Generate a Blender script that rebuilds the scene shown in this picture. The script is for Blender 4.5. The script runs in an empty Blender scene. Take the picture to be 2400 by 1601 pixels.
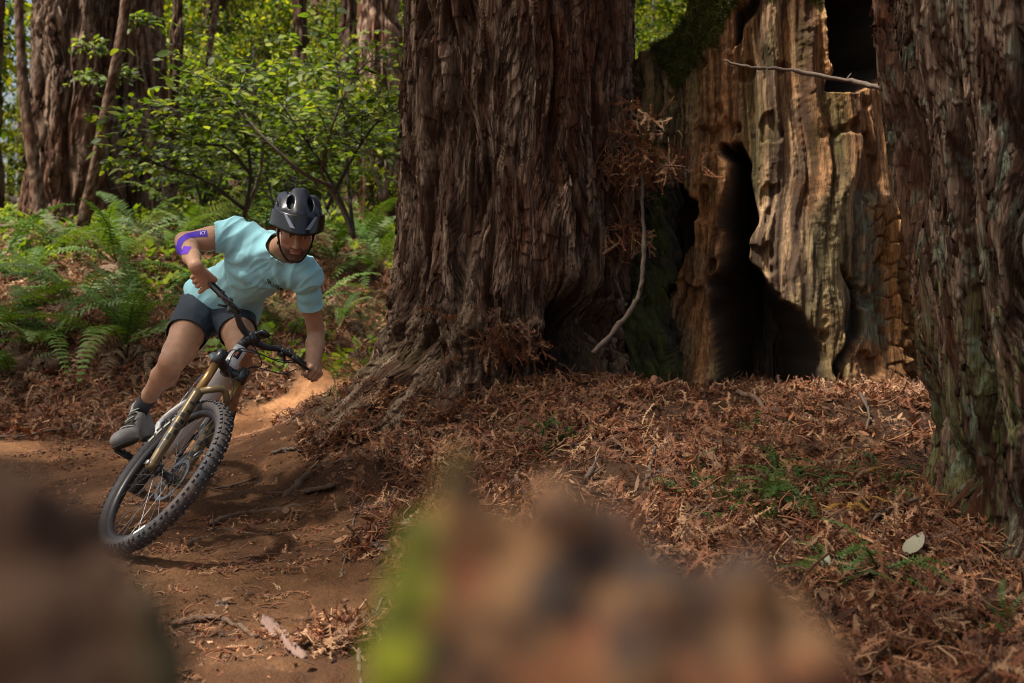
import bpy, math, random
import numpy as np
from mathutils import Vector, Matrix
from mathutils.bvhtree import BVHTree

rnd = random.Random(7)
rng = np.random.default_rng(11)
SC = bpy.context.scene
COL = SC.collection

# ---------------------------------------------------------------- camera
FPX = 2333.0
PITCH = math.atan(100 / FPX)
CAM = np.array([0.0, 0.0, 1.0])
cd = bpy.data.cameras.new('camera')
cd.sensor_width = 36.0
cd.lens = FPX / 2400 * 36.0
cd.clip_start = 0.02
cd.clip_end = 600
cd.dof.use_dof = True
cd.dof.focus_distance = 4.35
cd.dof.aperture_fstop = 2.8
cam = bpy.data.objects.new('camera', cd)
COL.objects.link(cam)
cam.location = CAM
cam.rotation_euler = (math.pi / 2 - PITCH, 0, 0)
SC.camera = cam

# ---------------------------------------------------------------- world, sun, exposure
SUN_DIR = Vector((-0.40, -0.16, 0.92)).normalized()
world = bpy.data.worlds.new('World')
SC.world = world
world.use_nodes = True
wn = world.node_tree
wn.nodes.clear()
sky = wn.nodes.new('ShaderNodeTexSky')
sky.sky_type = 'NISHITA'
sky.sun_disc = False
sky.sun_elevation = math.asin(SUN_DIR.z)
sky.sun_rotation = math.atan2(SUN_DIR.x, SUN_DIR.y)
sky.air_density = 1.0
sky.dust_density = 5.0
sky.ozone_density = 0.0
bg = wn.nodes.new('ShaderNodeBackground')
bg.inputs['Strength'].default_value = 0.078
wo = wn.nodes.new('ShaderNodeOutputWorld')
wb = wn.nodes.new('ShaderNodeMix')      # warm white balance of the whole sky
wb.data_type = 'RGBA'
wb.blend_type = 'MULTIPLY'
wb.inputs[0].default_value = 1.0
wb.inputs[7].default_value = (1.0, 0.94, 0.84, 1)
wn.links.new(sky.outputs[0], wb.inputs[6])
wn.links.new(wb.outputs[2], bg.inputs[0])
wn.links.new(bg.outputs[0], wo.inputs[0])
sl = bpy.data.lights.new('sun', 'SUN')
sl.energy = 4.0
sl.angle = math.radians(4)
sl.color = (1.0, 0.94, 0.84)
sun = bpy.data.objects.new('sun', sl)
COL.objects.link(sun)
sun.rotation_euler = SUN_DIR.to_track_quat('Z', 'Y').to_euler()
SC.view_settings.view_transform = 'Standard'
SC.view_settings.look = 'None'
SC.view_settings.gamma = 1.0
SC.view_settings.use_curve_mapping = False
SC.view_settings.exposure = 1.18
SC.render.engine = 'CYCLES'
SC.cycles.use_denoising = True
SC.cycles.filter_width = 1.0
SC.cycles.max_bounces = 6
SC.cycles.diffuse_bounces = 3
SC.cycles.glossy_bounces = 2
SC.cycles.transmission_bounces = 3
SC.cycles.transparent_max_bounces = 4
SC.cycles.sample_clamp_indirect = 4.0


def P(u, v, d):
    """world point seen at photo pixel (u, v) at distance d along the camera axis"""
    c, s = math.cos(PITCH), math.sin(PITCH)
    x = (u - 1200) / FPX * d
    up = -(v - 800.5) / FPX * d
    return np.array([x, d * c + up * s, 1.0 - d * s + up * c])


KD = 2400 / 2351.0


def PD(u, v, d):
    """the same for positions measured on the 2351 pixel wide view of the photo"""
    return P(u * KD, v * KD, d)


def proj(V):
    V = np.atleast_2d(V) - CAM
    c, s = math.cos(PITCH), math.sin(PITCH)
    d = V[:, 1] * c - V[:, 2] * s
    up = V[:, 1] * s + V[:, 2] * c
    d = np.where(np.abs(d) < 1e-3, 1e-3, d)
    return 1200 + FPX * V[:, 0] / d, 800.5 - FPX * up / d, d


# ---------------------------------------------------------------- noise
def _hash(ix, iy, iz, seed):
    h = (ix.astype(np.uint32) * np.uint32(374761393) + iy.astype(np.uint32) * np.uint32(668265263)
         + iz.astype(np.uint32) * np.uint32(2147483647) + np.uint32(seed * 144665 + 1013904223))
    h = (h ^ (h >> np.uint32(13))) * np.uint32(1274126177)
    h = (h ^ (h >> np.uint32(16))) * np.uint32(2246822519)
    h ^= h >> np.uint32(15)
    return h.astype(np.float32) * np.float32(1 / 4294967295.0)


def vn(x, y, z=0.0, seed=0):
    """value noise in 0..1"""
    x, y, z = np.broadcast_arrays(np.asarray(x, np.float32), np.asarray(y, np.float32), np.asarray(z, np.float32))
    fx, fy, fz = np.floor(x), np.floor(y), np.floor(z)
    tx, ty, tz = x - fx, y - fy, z - fz
    tx, ty, tz = tx * tx * (3 - 2 * tx), ty * ty * (3 - 2 * ty), tz * tz * (3 - 2 * tz)
    ix, iy, iz = fx.astype(np.int64), fy.astype(np.int64), fz.astype(np.int64)
    out = 0
    for dx in (0, 1):
        wx = tx if dx else 1 - tx
        for dy in (0, 1):
            wy = ty if dy else 1 - ty
            for dz in (0, 1):
                wz = tz if dz else 1 - tz
                out = out + wx * wy * wz * _hash(ix + dx, iy + dy, iz + dz, seed)
    return out


def fbm(x, y, z=0.0, o=4, seed=0, gain=0.5):
    a, s, t = 1.0, 0.0, 0.0
    x, y, z = np.asarray(x), np.asarray(y), np.asarray(z)
    for k in range(o):
        s = s + a * vn(x, y, z, seed + k * 17)
        t += a
        a *= gain
        x, y, z = x * 2.03, y * 2.03, z * 2.03
    return s / t


def ridge(n):
    return 1 - np.abs(2 * n - 1)


def sst(x, a, b):
    t = np.clip((x - a) / (b - a), 0, 1)
    return t * t * (3 - 2 * t)


# ---------------------------------------------------------------- objects
def tag(o, label=None, cat=None, group=None, kind=None):
    if label:
        o['label'] = label
    if cat:
        o['category'] = cat
    if group:
        o['group'] = group
    if kind:
        o['kind'] = kind
    return o


def empty(name, loc):
    o = bpy.data.objects.new(name, None)
    COL.objects.link(o)
    o.location = loc
    o.empty_display_size = 0.1
    return o


def mesh(name, V, F, mats=None, col=None, smooth=True, mi=None):
    """V (n,3); F: (m,k) array or list of arrays / lists of faces"""
    V = np.asarray(V, np.float32)
    me = bpy.data.meshes.new(name)
    if isinstance(F, np.ndarray):
        F = [F]
    if F and not isinstance(F[0], np.ndarray):
        by = {}
        for f in F:
            by.setdefault(len(f), []).append(f)
        F = [np.array(b, np.int32) for b in by.values()]
    F = [np.asarray(f, np.int32) for f in F if len(f)]
    nl = sum(f.size for f in F)
    npoly = sum(len(f) for f in F)
    me.vertices.add(len(V))
    me.vertices.foreach_set('co', V.ravel())
    me.loops.add(nl)
    me.loops.foreach_set('vertex_index', np.concatenate([f.ravel() for f in F]))
    me.polygons.add(npoly)
    tot = np.concatenate([np.full(len(f), f.shape[1], np.int32) for f in F])
    st = np.concatenate([[0], np.cumsum(tot)[:-1]]).astype(np.int32)
    me.polygons.foreach_set('loop_start', st)
    me.polygons.foreach_set('loop_total', tot)
    me.polygons.foreach_set('use_smooth', np.full(npoly, bool(smooth)))
    if mi is not None:
        me.polygons.foreach_set('material_index', np.asarray(mi, np.int32))
    if col is not None:
        col = np.asarray(col, np.float32)
        if col.shape[1] == 3:
            col = np.c_[col, np.ones(len(col), np.float32)]
        a = me.color_attributes.new('Col', 'FLOAT_COLOR', 'POINT')
        a.data.foreach_set('color', col.ravel())
    me.update()
    if mats is not None:
        for m in (mats if isinstance(mats, (list, tuple)) else [mats]):
            me.materials.append(m)
    return me


def wloc(o):
    v = Vector((0, 0, 0))
    while o is not None:
        v += o.location
        o = o.parent
    return v


def obj(name, V, F, mats=None, parent=None, col=None, smooth=True, mi=None, origin=None):
    """V in world coordinates; parents are never rotated"""
    V = np.asarray(V, float)
    pl = np.array(wloc(parent)) if parent is not None else np.zeros(3)
    if origin is None:
        origin = pl if parent is not None else np.zeros(3)
    origin = np.asarray(origin, float)
    me = mesh(name, V - origin, F, mats, col, smooth, mi)
    o = bpy.data.objects.new(name, me)
    COL.objects.link(o)
    o.parent = parent
    o.location = origin - pl
    return o


def inst(name, me, parent, M):
    """an object sharing a mesh; M world matrix (Matrix), parent unrotated"""
    o = bpy.data.objects.new(name, me)
    COL.objects.link(o)
    if parent is not None:
        o.parent = parent
        M = Matrix.Translation(-wloc(parent)) @ M
    o.matrix_basis = M
    return o


def join(parts):
    """parts: list of (V, F arrays list, col or None) -> merged"""
    V, Fq, C, n = [], {}, [], 0
    for p in parts:
        v = np.asarray(p[0], float)
        fl = p[1] if isinstance(p[1], list) else [p[1]]
        for f in fl:
            f = np.asarray(f)
            if len(f):
                Fq.setdefault(f.shape[1], []).append(f + n)
        V.append(v)
        if len(p) > 2 and p[2] is not None:
            c = np.asarray(p[2], float)
            C.append(np.tile(c, (len(v), 1)) if c.ndim == 1 else c)
        n += len(v)
    return np.concatenate(V), [np.concatenate(f) for f in Fq.values()], (np.concatenate(C) if C else None)


def gridf(nu, nv, closed_u=False, off=0):
    """quads of a (nv rows) x (nu cols) grid, index = r*nu + c"""
    c = np.arange(nu if closed_u else nu - 1)
    r = np.arange(nv - 1)
    R_, C_ = np.meshgrid(r, c, indexing='ij')
    C2 = (C_ + 1) % nu
    a = R_ * nu + C_
    b = R_ * nu + C2
    c_ = (R_ + 1) * nu + C2
    d = (R_ + 1) * nu + C_
    return np.stack([a, b, c_, d], -1).reshape(-1, 4) + off


def frames(pts):
    pts = np.asarray(pts, float)
    T = np.gradient(pts, axis=0)
    T /= np.linalg.norm(T, axis=1)[:, None] + 1e-12
    n = np.cross(T[0], [0, 0, 1.0])
    if np.linalg.norm(n) < 1e-3:
        n = np.cross(T[0], [1.0, 0, 0])
    N = []
    for t in T:
        n = n - t * np.dot(n, t)
        n /= np.linalg.norm(n) + 1e-12
        N.append(n)
    N = np.array(N)
    return T, N, np.cross(T, N)


def smoothpath(pts, n=24):
    pts = np.asarray(pts, float)
    m = len(pts)
    if m == 2:
        return pts[0] + (pts[1] - pts[0]) * np.linspace(0, 1, n)[:, None]
    Q = np.vstack([2 * pts[0] - pts[1], pts, 2 * pts[-1] - pts[-2]])
    t = np.linspace(0, m - 1 - 1e-6, n)
    i = t.astype(int)
    f = (t - i)[:, None]
    p0, p1, p2, p3 = Q[i], Q[i + 1], Q[i + 2], Q[i + 3]
    return 0.5 * (2 * p1 + (p2 - p0) * f + (2 * p0 - 5 * p1 + 4 * p2 - p3) * f ** 2 + (3 * p1 - p0 - 3 * p2 + p3) * f ** 3)


def tube(pts, r, seg=10, cap=True, flat=1.0, hint=None):
    """swept tube; r scalar or per point; flat scales the binormal"""
    pts = np.asarray(pts, float)
    n = len(pts)
    r = np.broadcast_to(np.asarray(r, float), (n,))
    T, N, B = frames(pts)
    if hint is not None:
        N = np.array(hint) - T * (T @ np.array(hint))[:, None]
        N /= np.linalg.norm(N, axis=1)[:, None] + 1e-9
        B = np.cross(T, N)
    a = np.linspace(0, 2 * np.pi, seg, endpoint=False)
    V = pts[:, None] + r[:, None, None] * (np.cos(a)[None, :, None] * N[:, None] + flat * np.sin(a)[None, :, None] * B[:, None])
    V = V.reshape(-1, 3)
    F = [gridf(seg, n, True)]
    if cap:
        k = len(V)
        V = np.vstack([V, pts[0], pts[-1]])
        i = np.arange(seg)
        j = (i + 1) % seg
        F.append(np.r_[np.c_[j, i, np.full(seg, k)], np.c_[i + (n - 1) * seg, j + (n - 1) * seg, np.full(seg, k + 1)]])
    return V, F


def box(c, s, R=None):
    c, s = np.asarray(c, float), np.asarray(s, float) / 2
    v = np.array([[x, y, z] for x in (-1, 1) for y in (-1, 1) for z in (-1, 1)]) * s
    if R is not None:
        v = v @ np.asarray(R).T
    f = np.array([[0, 1, 3, 2], [4, 6, 7, 5], [0, 4, 5, 1], [2, 3, 7, 6], [0, 2, 6, 4], [1, 5, 7, 3]])
    return v + c, [f]


def rotm(ax, a):
    ax = np.asarray(ax, float)
    ax = ax / np.linalg.norm(ax)
    K = np.array([[0, -ax[2], ax[1]], [ax[2], 0, -ax[0]], [-ax[1], ax[0], 0]])
    return np.eye(3) + math.sin(a) * K + (1 - math.cos(a)) * K @ K


def nrm(v):
    v = np.asarray(v, float)
    return v / (np.linalg.norm(v) + 1e-12)


# ---------------------------------------------------------------- signed-distance sculpting
class Sdf:
    def __init__(s, lo, hi, h):
        s.h = h
        s.lo = np.asarray(lo, float)
        n = np.ceil((np.asarray(hi) - s.lo) / h).astype(int) + 1
        s.n = n
        s.F = np.full(n, 0.5, np.float32)

    def _sl(s, lo, hi):
        a = np.clip(np.floor((np.asarray(lo) - s.lo) / s.h).astype(int), 0, s.n)
        b = np.clip(np.ceil((np.asarray(hi) - s.lo) / s.h).astype(int) + 1, 0, s.n)
        if (b <= a).any():
            return None, None
        g = [((np.arange(a[k], b[k])) * s.h + s.lo[k]).astype(np.float32) for k in range(3)]
        X = np.meshgrid(*g, indexing='ij')
        return tuple(slice(a[k], b[k]) for k in range(3)), X

    def _put(s, sl, d, k, op):
        f = s.F[sl]
        if op == 'sub':
            d = -d
            if k > 0:
                h = np.clip(0.5 - 0.5 * (f - d) / k, 0, 1)
                s.F[sl] = f * (1 - h) + d * h + k * h * (1 - h)
            else:
                s.F[sl] = np.maximum(f, d)
        else:
            if k > 0:
                h = np.clip(0.5 + 0.5 * (f - d) / k, 0, 1)
                s.F[sl] = f * (1 - h) + d * h - k * h * (1 - h)
            else:
                s.F[sl] = np.minimum(f, d)

    def cone(s, a, b, ra, rb, k=0.0, op='add'):
        a, b = np.asarray(a, float), np.asarray(b, float)
        m = max(ra, rb) + k + 3 * s.h + 0.01
        sl, X = s._sl(np.minimum(a, b) - m, np.maximum(a, b) + m)
        if sl is None:
            return
        ab = b - a
        L2 = max(float(ab @ ab), 1e-9)
        t = sum((X[i] - a[i]) * ab[i] for i in range(3)) / L2
        t = np.clip(t, 0, 1)
        d = np.sqrt(sum((X[i] - a[i] - t * ab[i]) ** 2 for i in range(3))) - (ra + (rb - ra) * t)
        s._put(sl, d.astype(np.float32), k, op)

    def chain(s, pts, rs, k=0.0, op='add'):
        for i in range(len(pts) - 1):
            s.cone(pts[i], pts[i + 1], rs[i], rs[i + 1], k, op)

    def ell(s, c, r, R=None, k=0.0, op='add'):
        c, r = np.asarray(c, float), np.asarray(r, float)
        m = r.max() + k + 3 * s.h
        sl, X = s._sl(c - m, c + m)
        if sl is None:
            return
        D = [X[i] - c[i] for i in range(3)]
        if R is not None:
            D = [D[0] * R[0, i] + D[1] * R[1, i] + D[2] * R[2, i] for i in range(3)]
        q = np.sqrt(sum((D[i] / r[i]) ** 2 for i in range(3)))
        g = np.sqrt(sum((D[i] / r[i] ** 2) ** 2 for i in range(3))) + 1e-6
        d = q * (q - 1) / g
        s._put(sl, d.astype(np.float32), k, op)

    def box(s, c, r, R=None, rad=0.0, k=0.0, op='add'):
        c, r = np.asarray(c, float), np.asarray(r, float)
        m = np.linalg.norm(r) + k + 3 * s.h
        sl, X = s._sl(c - m, c + m)
        if sl is None:
            return
        D = [X[i] - c[i] for i in range(3)]
        if R is not None:
            D = [D[0] * R[0, i] + D[1] * R[1, i] + D[2] * R[2, i] for i in range(3)]
        q = [np.abs(D[i]) - (r[i] - rad) for i in range(3)]
        d = np.sqrt(sum(np.maximum(t, 0) ** 2 for t in q)) + np.minimum(np.maximum(np.maximum(q[0], q[1]), q[2]), 0) - rad
        s._put(sl, d.astype(np.float32), k, op)

    def coords(s):
        g = [(np.arange(s.n[k]) * s.h + s.lo[k]).astype(np.float32) for k in range(3)]
        return np.meshgrid(*g, indexing='ij')

    def surf(s, smooth=1):
        F = s.F
        S = F < 0
        nx, ny, nz = np.array(F.shape) - 1
        cnt = np.zeros((nx, ny, nz), np.uint8)
        for i in (0, 1):
            for j in (0, 1):
                for k in (0, 1):
                    cnt += S[i:nx + i, j:ny + j, k:nz + k]
        idx = np.argwhere((cnt > 0) & (cnt < 8))
        vid = np.full((nx, ny, nz), -1, np.int32)
        vid[tuple(idx.T)] = np.arange(len(idx))
        co = np.array([[i, j, k] for i in (0, 1) for j in (0, 1) for k in (0, 1)])
        val = np.stack([F[tuple((idx + c).T)] for c in co], 1)
        acc = np.zeros((len(idx), 3))
        n = np.zeros(len(idx))
        for a in range(8):
            for b in range(a + 1, 8):
                if np.abs(co[a] - co[b]).sum() != 1:
                    continue
                m = (val[:, a] < 0) != (val[:, b] < 0)
                t = val[m, a] / (val[m, a] - val[m, b])
                acc[m] += co[a] + t[:, None] * (co[b] - co[a])
                n[m] += 1
        V = s.lo + s.h * (idx + acc / n[:, None])
        Q = []
        for ax in range(3):
            o1, o2 = (ax + 1) % 3, (ax + 2) % 3
            e = np.zeros(3, int)
            e[ax] = 1
            A = S[tuple(slice(0, -1) if q == ax else slice(1, -1) for q in range(3))]
            Bm = S[tuple(slice(1, None) if q == ax else slice(1, -1) for q in range(3))]
            p = np.argwhere(A != Bm)
            p[:, o1] += 1
            p[:, o2] += 1
            sa = S[tuple(p.T)]
            u1 = np.zeros(3, int)
            u1[o1] = 1
            u2 = np.zeros(3, int)
            u2[o2] = 1
            q = np.stack([vid[tuple((p - u1 - u2).T)], vid[tuple((p - u2).T)], vid[tuple(p.T)], vid[tuple((p - u1).T)]], 1)
            q[~sa] = q[~sa][:, ::-1]
            Q.append(q)
        Q = np.concatenate(Q)
        Q = Q[(Q >= 0).all(1)]
        for _ in range(smooth):
            a = np.zeros_like(V)
            w = np.zeros(len(V))
            for i in range(4):
                np.add.at(a, Q[:, i], V[Q[:, (i + 1) % 4]])
                np.add.at(w, Q[:, i], 1)
            V = 0.4 * V + 0.6 * a / np.maximum(w, 1)[:, None]
        return V, Q


def vnormals(V, Q):
    a, b, c = V[Q[:, 0]], V[Q[:, 1]], V[Q[:, 2]]
    d = V[Q[:, -1]]
    n = np.cross(c - a, d - b)
    N = np.zeros_like(V)
    for i in range(Q.shape[1]):
        np.add.at(N, Q[:, i], n)
    return N / (np.linalg.norm(N, axis=1)[:, None] + 1e-12)


# ---------------------------------------------------------------- materials
def mat(name, col=(0.5, 0.5, 0.5), rough=0.8, attr=False, var=0.0, nscale=0.0, ncol=None, nmix=0.5, bump=0.0, bscale=50.0,
        bdist=0.01, metal=0.0, transl=0.0, sss=0.0, coat=0.0, spec=0.5, stretch=None, rcol=None, emis=None, lighttr=None, sheen=0.0, ramp=(0.38, 0.68)):
    m = bpy.data.materials.new(name)
    m.use_nodes = True
    nt = m.node_tree
    N, L = nt.nodes, nt.links
    b = N['Principled BSDF']
    b.inputs['Roughness'].default_value = rough
    b.inputs['Metallic'].default_value = metal
    b.inputs['Coat Weight'].default_value = coat
    b.inputs['Specular IOR Level'].default_value = spec
    b.inputs['Sheen Weight'].default_value = sheen
    if sss:
        b.inputs['Subsurface Weight'].default_value = sss
        b.inputs['Subsurface Radius'].default_value = (0.012, 0.005, 0.003)
        b.inputs['Subsurface Scale'].default_value = 1.0
    if attr:
        a = N.new('ShaderNodeAttribute')
        a.attribute_name = 'Col'
        cur = a.outputs['Color']
    else:
        a = N.new('ShaderNodeRGB')
        a.outputs[0].default_value = (*col, 1)
        cur = a.outputs[0]
    tc = N.new('ShaderNodeTexCoord')
    vec = tc.outputs['Object']
    if stretch:
        mp = N.new('ShaderNodeMapping')
        mp.inputs['Scale'].default_value = stretch
        L.new(vec, mp.inputs['Vector'])
        vec = mp.outputs[0]
    if rcol or var:
        oi = N.new('ShaderNodeObjectInfo')
    if rcol:
        cr = N.new('ShaderNodeValToRGB')
        el = cr.color_ramp.elements
        while len(el) < len(rcol):
            el.new(0.5)
        for i, c in enumerate(rcol):
            el[i].position = i / (len(rcol) - 1)
            el[i].color = (*c, 1)
        L.new(oi.outputs['Random'], cr.inputs[0])
        cur = cr.outputs[0]
    if ncol is not None:
        t = N.new('ShaderNodeTexNoise')
        t.inputs['Scale'].default_value = nscale
        t.inputs['Detail'].default_value = 6
        t.inputs['Roughness'].default_value = 0.65
        L.new(vec, t.inputs['Vector'])
        rp = N.new('ShaderNodeValToRGB')
        rp.color_ramp.elements[0].position = ramp[0]
        rp.color_ramp.elements[1].position = ramp[1]
        L.new(t.outputs['Fac'], rp.inputs[0])
        mu = N.new('ShaderNodeMath')
        mu.operation = 'MULTIPLY'
        mu.inputs[1].default_value = nmix
        L.new(rp.outputs[0], mu.inputs[0])
        mx = N.new('ShaderNodeMix')
        mx.data_type = 'RGBA'
        L.new(mu.outputs[0], mx.inputs[0])
        L.new(cur, mx.inputs[6])
        mx.inputs[7].default_value = (*ncol, 1)
        cur = mx.outputs[2]
    if var:
        hs = N.new('ShaderNodeHueSaturation')
        mr = N.new('ShaderNodeMapRange')
        mr.inputs[3].default_value = 1 - var
        mr.inputs[4].default_value = 1 + var
        L.new(oi.outputs['Random'], mr.inputs[0])
        L.new(mr.outputs[0], hs.inputs['Value'])
        L.new(cur, hs.inputs['Color'])
        cur = hs.outputs[0]
    L.new(cur, b.inputs['Base Color'])
    if bump:
        t2 = N.new('ShaderNodeTexNoise')
        t2.inputs['Scale'].default_value = bscale
        t2.inputs['Detail'].default_value = 5
        t2.inputs['Roughness'].default_value = 0.6
        L.new(vec, t2.inputs['Vector'])
        bp = N.new('ShaderNodeBump')
        bp.inputs['Strength'].default_value = bump
        bp.inputs['Distance'].default_value = bdist
        L.new(t2.outputs['Fac'], bp.inputs['Height'])
        L.new(bp.outputs[0], b.inputs['Normal'])
    if transl:
        tr = N.new('ShaderNodeBsdfTranslucent')
        g = N.new('ShaderNodeMix')
        g.data_type = 'RGBA'
        g.blend_type = 'MULTIPLY'
        g.inputs[0].default_value = 1.0
        g.inputs[7].default_value = (*(lighttr or (1.25, 1.15, 0.45)), 1)
        L.new(cur, g.inputs[6])
        L.new(g.outputs[2], tr.inputs['Color'])
        ms = N.new('ShaderNodeMixShader')
        ms.inputs[0].default_value = transl
        L.new(b.outputs[0], ms.inputs[1])
        L.new(tr.outputs[0], ms.inputs[2])
        out = N['Material Output']
        L.new(ms.outputs[0], out.inputs['Surface'])
    return m


def leafmesh(name, m, L=1.0, W=0.5, n=4, fold=0.15, bend=0.2, tip=1.0):
    """oval leaf along +Y from the origin, midrib fold, drooping tip"""
    V, F = [], []
    for i in range(n + 1):
        t = i / n
        w = W / 2 * math.sin(math.pi * (t ** 0.8)) ** 0.8 if 0 < i < n else 0.0
        z = -bend * t * t * L
        V += [[-w, t * L, z + fold * w], [0, t * L, z], [w, t * L, z + fold * w]]
    for i in range(n):
        a = i * 3
        F += [[a, a + 1, a + 4, a + 3], [a + 1, a + 2, a + 5, a + 4]]
    return mesh(name, V, F, m)


_gn = {}


def scatter(name, pts, rot, scl, idx, coll):
    """one 'stuff' object: geometry-nodes instances of the meshes in coll on the points"""
    me = bpy.data.meshes.new(name)
    n = len(pts)
    me.vertices.add(n)
    me.vertices.foreach_set('co', np.asarray(pts, np.float32).ravel())
    a = me.attributes.new('rot', 'FLOAT_VECTOR', 'POINT')
    a.data.foreach_set('vector', np.asarray(rot, np.float32).ravel())
    a = me.attributes.new('scl', 'FLOAT', 'POINT')
    a.data.foreach_set('value', np.asarray(scl, np.float32))
    a = me.attributes.new('idx', 'INT', 'POINT')
    a.data.foreach_set('value', np.asarray(idx, np.int32))
    me.update()
    o = bpy.data.objects.new(name, me)
    COL.objects.link(o)
    if coll.name not in _gn:
        g = bpy.data.node_groups.new('scatter_' + coll.name, 'GeometryNodeTree')
        g.interface.new_socket('Geometry', in_out='INPUT', socket_type='NodeSocketGeometry')
        g.interface.new_socket('Geometry', in_out='OUTPUT', socket_type='NodeSocketGeometry')
        gi, go = g.nodes.new('NodeGroupInput'), g.nodes.new('NodeGroupOutput')
        ip = g.nodes.new('GeometryNodeInstanceOnPoints')
        ci = g.nodes.new('GeometryNodeCollectionInfo')
        ci.inputs['Collection'].default_value = coll
        ci.inputs['Separate Children'].default_value = True
        ci.inputs['Reset Children'].default_value = True
        ip.inputs['Pick Instance'].default_value = True
        for nm, ty, sk in (('rot', 'FLOAT_VECTOR', 'Rotation'), ('scl', 'FLOAT', 'Scale'), ('idx', 'INT', 'Instance Index')):
            na = g.nodes.new('GeometryNodeInputNamedAttribute')
            na.data_type = ty
            na.inputs['Name'].default_value = nm
            g.links.new(na.outputs['Attribute'], ip.inputs[sk])
        g.links.new(gi.outputs[0], ip.inputs['Points'])
        g.links.new(ci.outputs[0], ip.inputs['Instance'])
        g.links.new(ip.outputs[0], go.inputs[0])
        _gn[coll.name] = g
    md = o.modifiers.new('scatter', 'NODES')
    md.node_group = _gn[coll.name]
    return o


def srccoll(name, meshes):
    c = bpy.data.collections.new(name)
    for i, me in enumerate(meshes):
        o = bpy.data.objects.new('%s_%02d' % (name, i), me)
        c.objects.link(o)
    return c

# ================================================================ GROUND
CP = [  # photo u, v, distance of points on the ground
    (270, 1256, 4.05), (292, 1128, 5.15), (640, 1010, 7.5), (800, 850, 10), (850, 812, 12), (560, 1000, 7.6),
    (0, 1090, 6.0), (0, 1000, 7.8), (300, 1000, 7.7), (0, 930, 8.5), (250, 940, 8.3), (450, 950, 8.2), (600, 930, 8.6),
    (0, 800, 9.3), (250, 800, 9.3), (450, 800, 9.5), (650, 810, 9.9), (760, 790, 10.6),
    (0, 640, 11.2), (250, 640, 11.2), (500, 640, 11.5), (720, 670, 12.0), (860, 700, 13),
    (0, 520, 14.5), (250, 505, 15), (500, 510, 15), (750, 520, 16), (900, 560, 17),
    (0, 475, 24), (300, 470, 25), (700, 470, 26), (900, 480, 28), (300, 440, 45), (900, 440, 45), (1500, 440, 45),
    (700, 1075, 5.3), (820, 1010, 5.15), (735, 1005, 5.6), (790, 950, 5.8), (860, 875, 6.2), (900, 1100, 4.8), (1000, 960, 5.2),
    (600, 1300, 3.9), (600, 1600, 2.6), (950, 1300, 3.7), (0, 1300, 3.9), (0, 1600, 2.6), (300, 1450, 3.1), (900, 1600, 2.6), (700, 1150, 4.8),
    (1300, 888, 5.35), (1150, 900, 5.3), (1600, 905, 5.5), (2000, 900, 5.5), (1800, 905, 5.5), (2300, 900, 5.6),
    (1300, 1000, 4.7), (1600, 1000, 4.6), (2000, 1000, 4.4), (1300, 1200, 3.7), (1600, 1200, 3.6), (2000, 1150, 3.7),
    (1300, 1550, 2.6), (1700, 1600, 2.5), (2000, 1320, 3.1), (2200, 1600, 2.35), (2150, 1300, 3.2), (2400, 1500, 2.8),
    (1300, 890, 6.5), (1650, 890, 7.0), (2100, 885, 7.0), (1450, 890, 6.6), (1800, 890, 8.0), (1500, 860, 10),
]
_c = [PD(*c) for c in CP]
_c += [np.array(c, float) for c in [
    (0, .45, .52), (.25, .5, .52), (-.25, .45, .5), (.5, 1.2, .3), (-.5, 1.2, .25), (0, 1.3, .3), (0, -2, .4), (-3, -2, .3), (3, -2, .5),
    (3.5, 3, .2), (1.9, 2.9, .06), (2.3, 2.7, .05), (2.8, 3, .1), (1.75, 2.6, .08), (4, 6, .8), (5, 10, 1.4), (-4.5, 3.5, .05), (-5, 6, .1), (-8, 9, .5), (-9, 14, 1.8), (3, 12, 1.5), (6, 18, 2.5),
    (-30, 0, 0), (-30, 30, 4), (30, 0, 1.2), (30, 30, 4.5), (0, 80, 7), (-60, 80, 6), (60, 80, 7), (0, 190, 8), (-150, 190, 8), (150, 190, 8),
    (-150, 0, 2), (150, 0, 3), (0, -20, 0), (-150, -20, 2), (150, -20, 3)]]
_c = np.array(_c)


def _phi(r2):
    return np.sqrt(r2 + 0.15)


_n = len(_c)
_d2 = ((_c[:, None, :2] - _c[None, :, :2]) ** 2).sum(-1)
_A = np.zeros((_n + 1, _n + 1))
_A[:_n, :_n] = _phi(_d2)
_A[np.arange(_n), np.arange(_n)] -= 0.012
_A[:_n, _n] = 1
_A[_n, :_n] = 1
_w = np.linalg.solve(_A, np.r_[_c[:, 2], 0])


def ground(x, y, det=True):
    x, y = np.asarray(x, float), np.asarray(y, float)
    sh = np.broadcast(x, y).shape
    xf, yf = np.broadcast_to(x, sh).ravel(), np.broadcast_to(y, sh).ravel()
    z = np.full(xf.shape, _w[_n])
    for i in range(_n):
        z += _w[i] * _phi((xf - _c[i, 0]) ** 2 + (yf - _c[i, 1]) ** 2)
    if det:
        tr = trailmask(xf, yf)
        z += (fbm(xf * 1.3, yf * 1.3, 0, 4, 3) - .5) * .17 * (1 - .8 * tr) + (fbm(xf * 6, yf * 6, 0, 4, 5) - .5) * .085 * (1 - .65 * tr)
    return z.reshape(sh)


TRAIL = np.array([(-3.0, 2.0), (-1.9, 3.4), (-1.75, 4.6), (-2.0, 6.2), (-2.05, 7.4), (-1.75, 9.0), (-1.35, 10.0), (.3, 11)])


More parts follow.
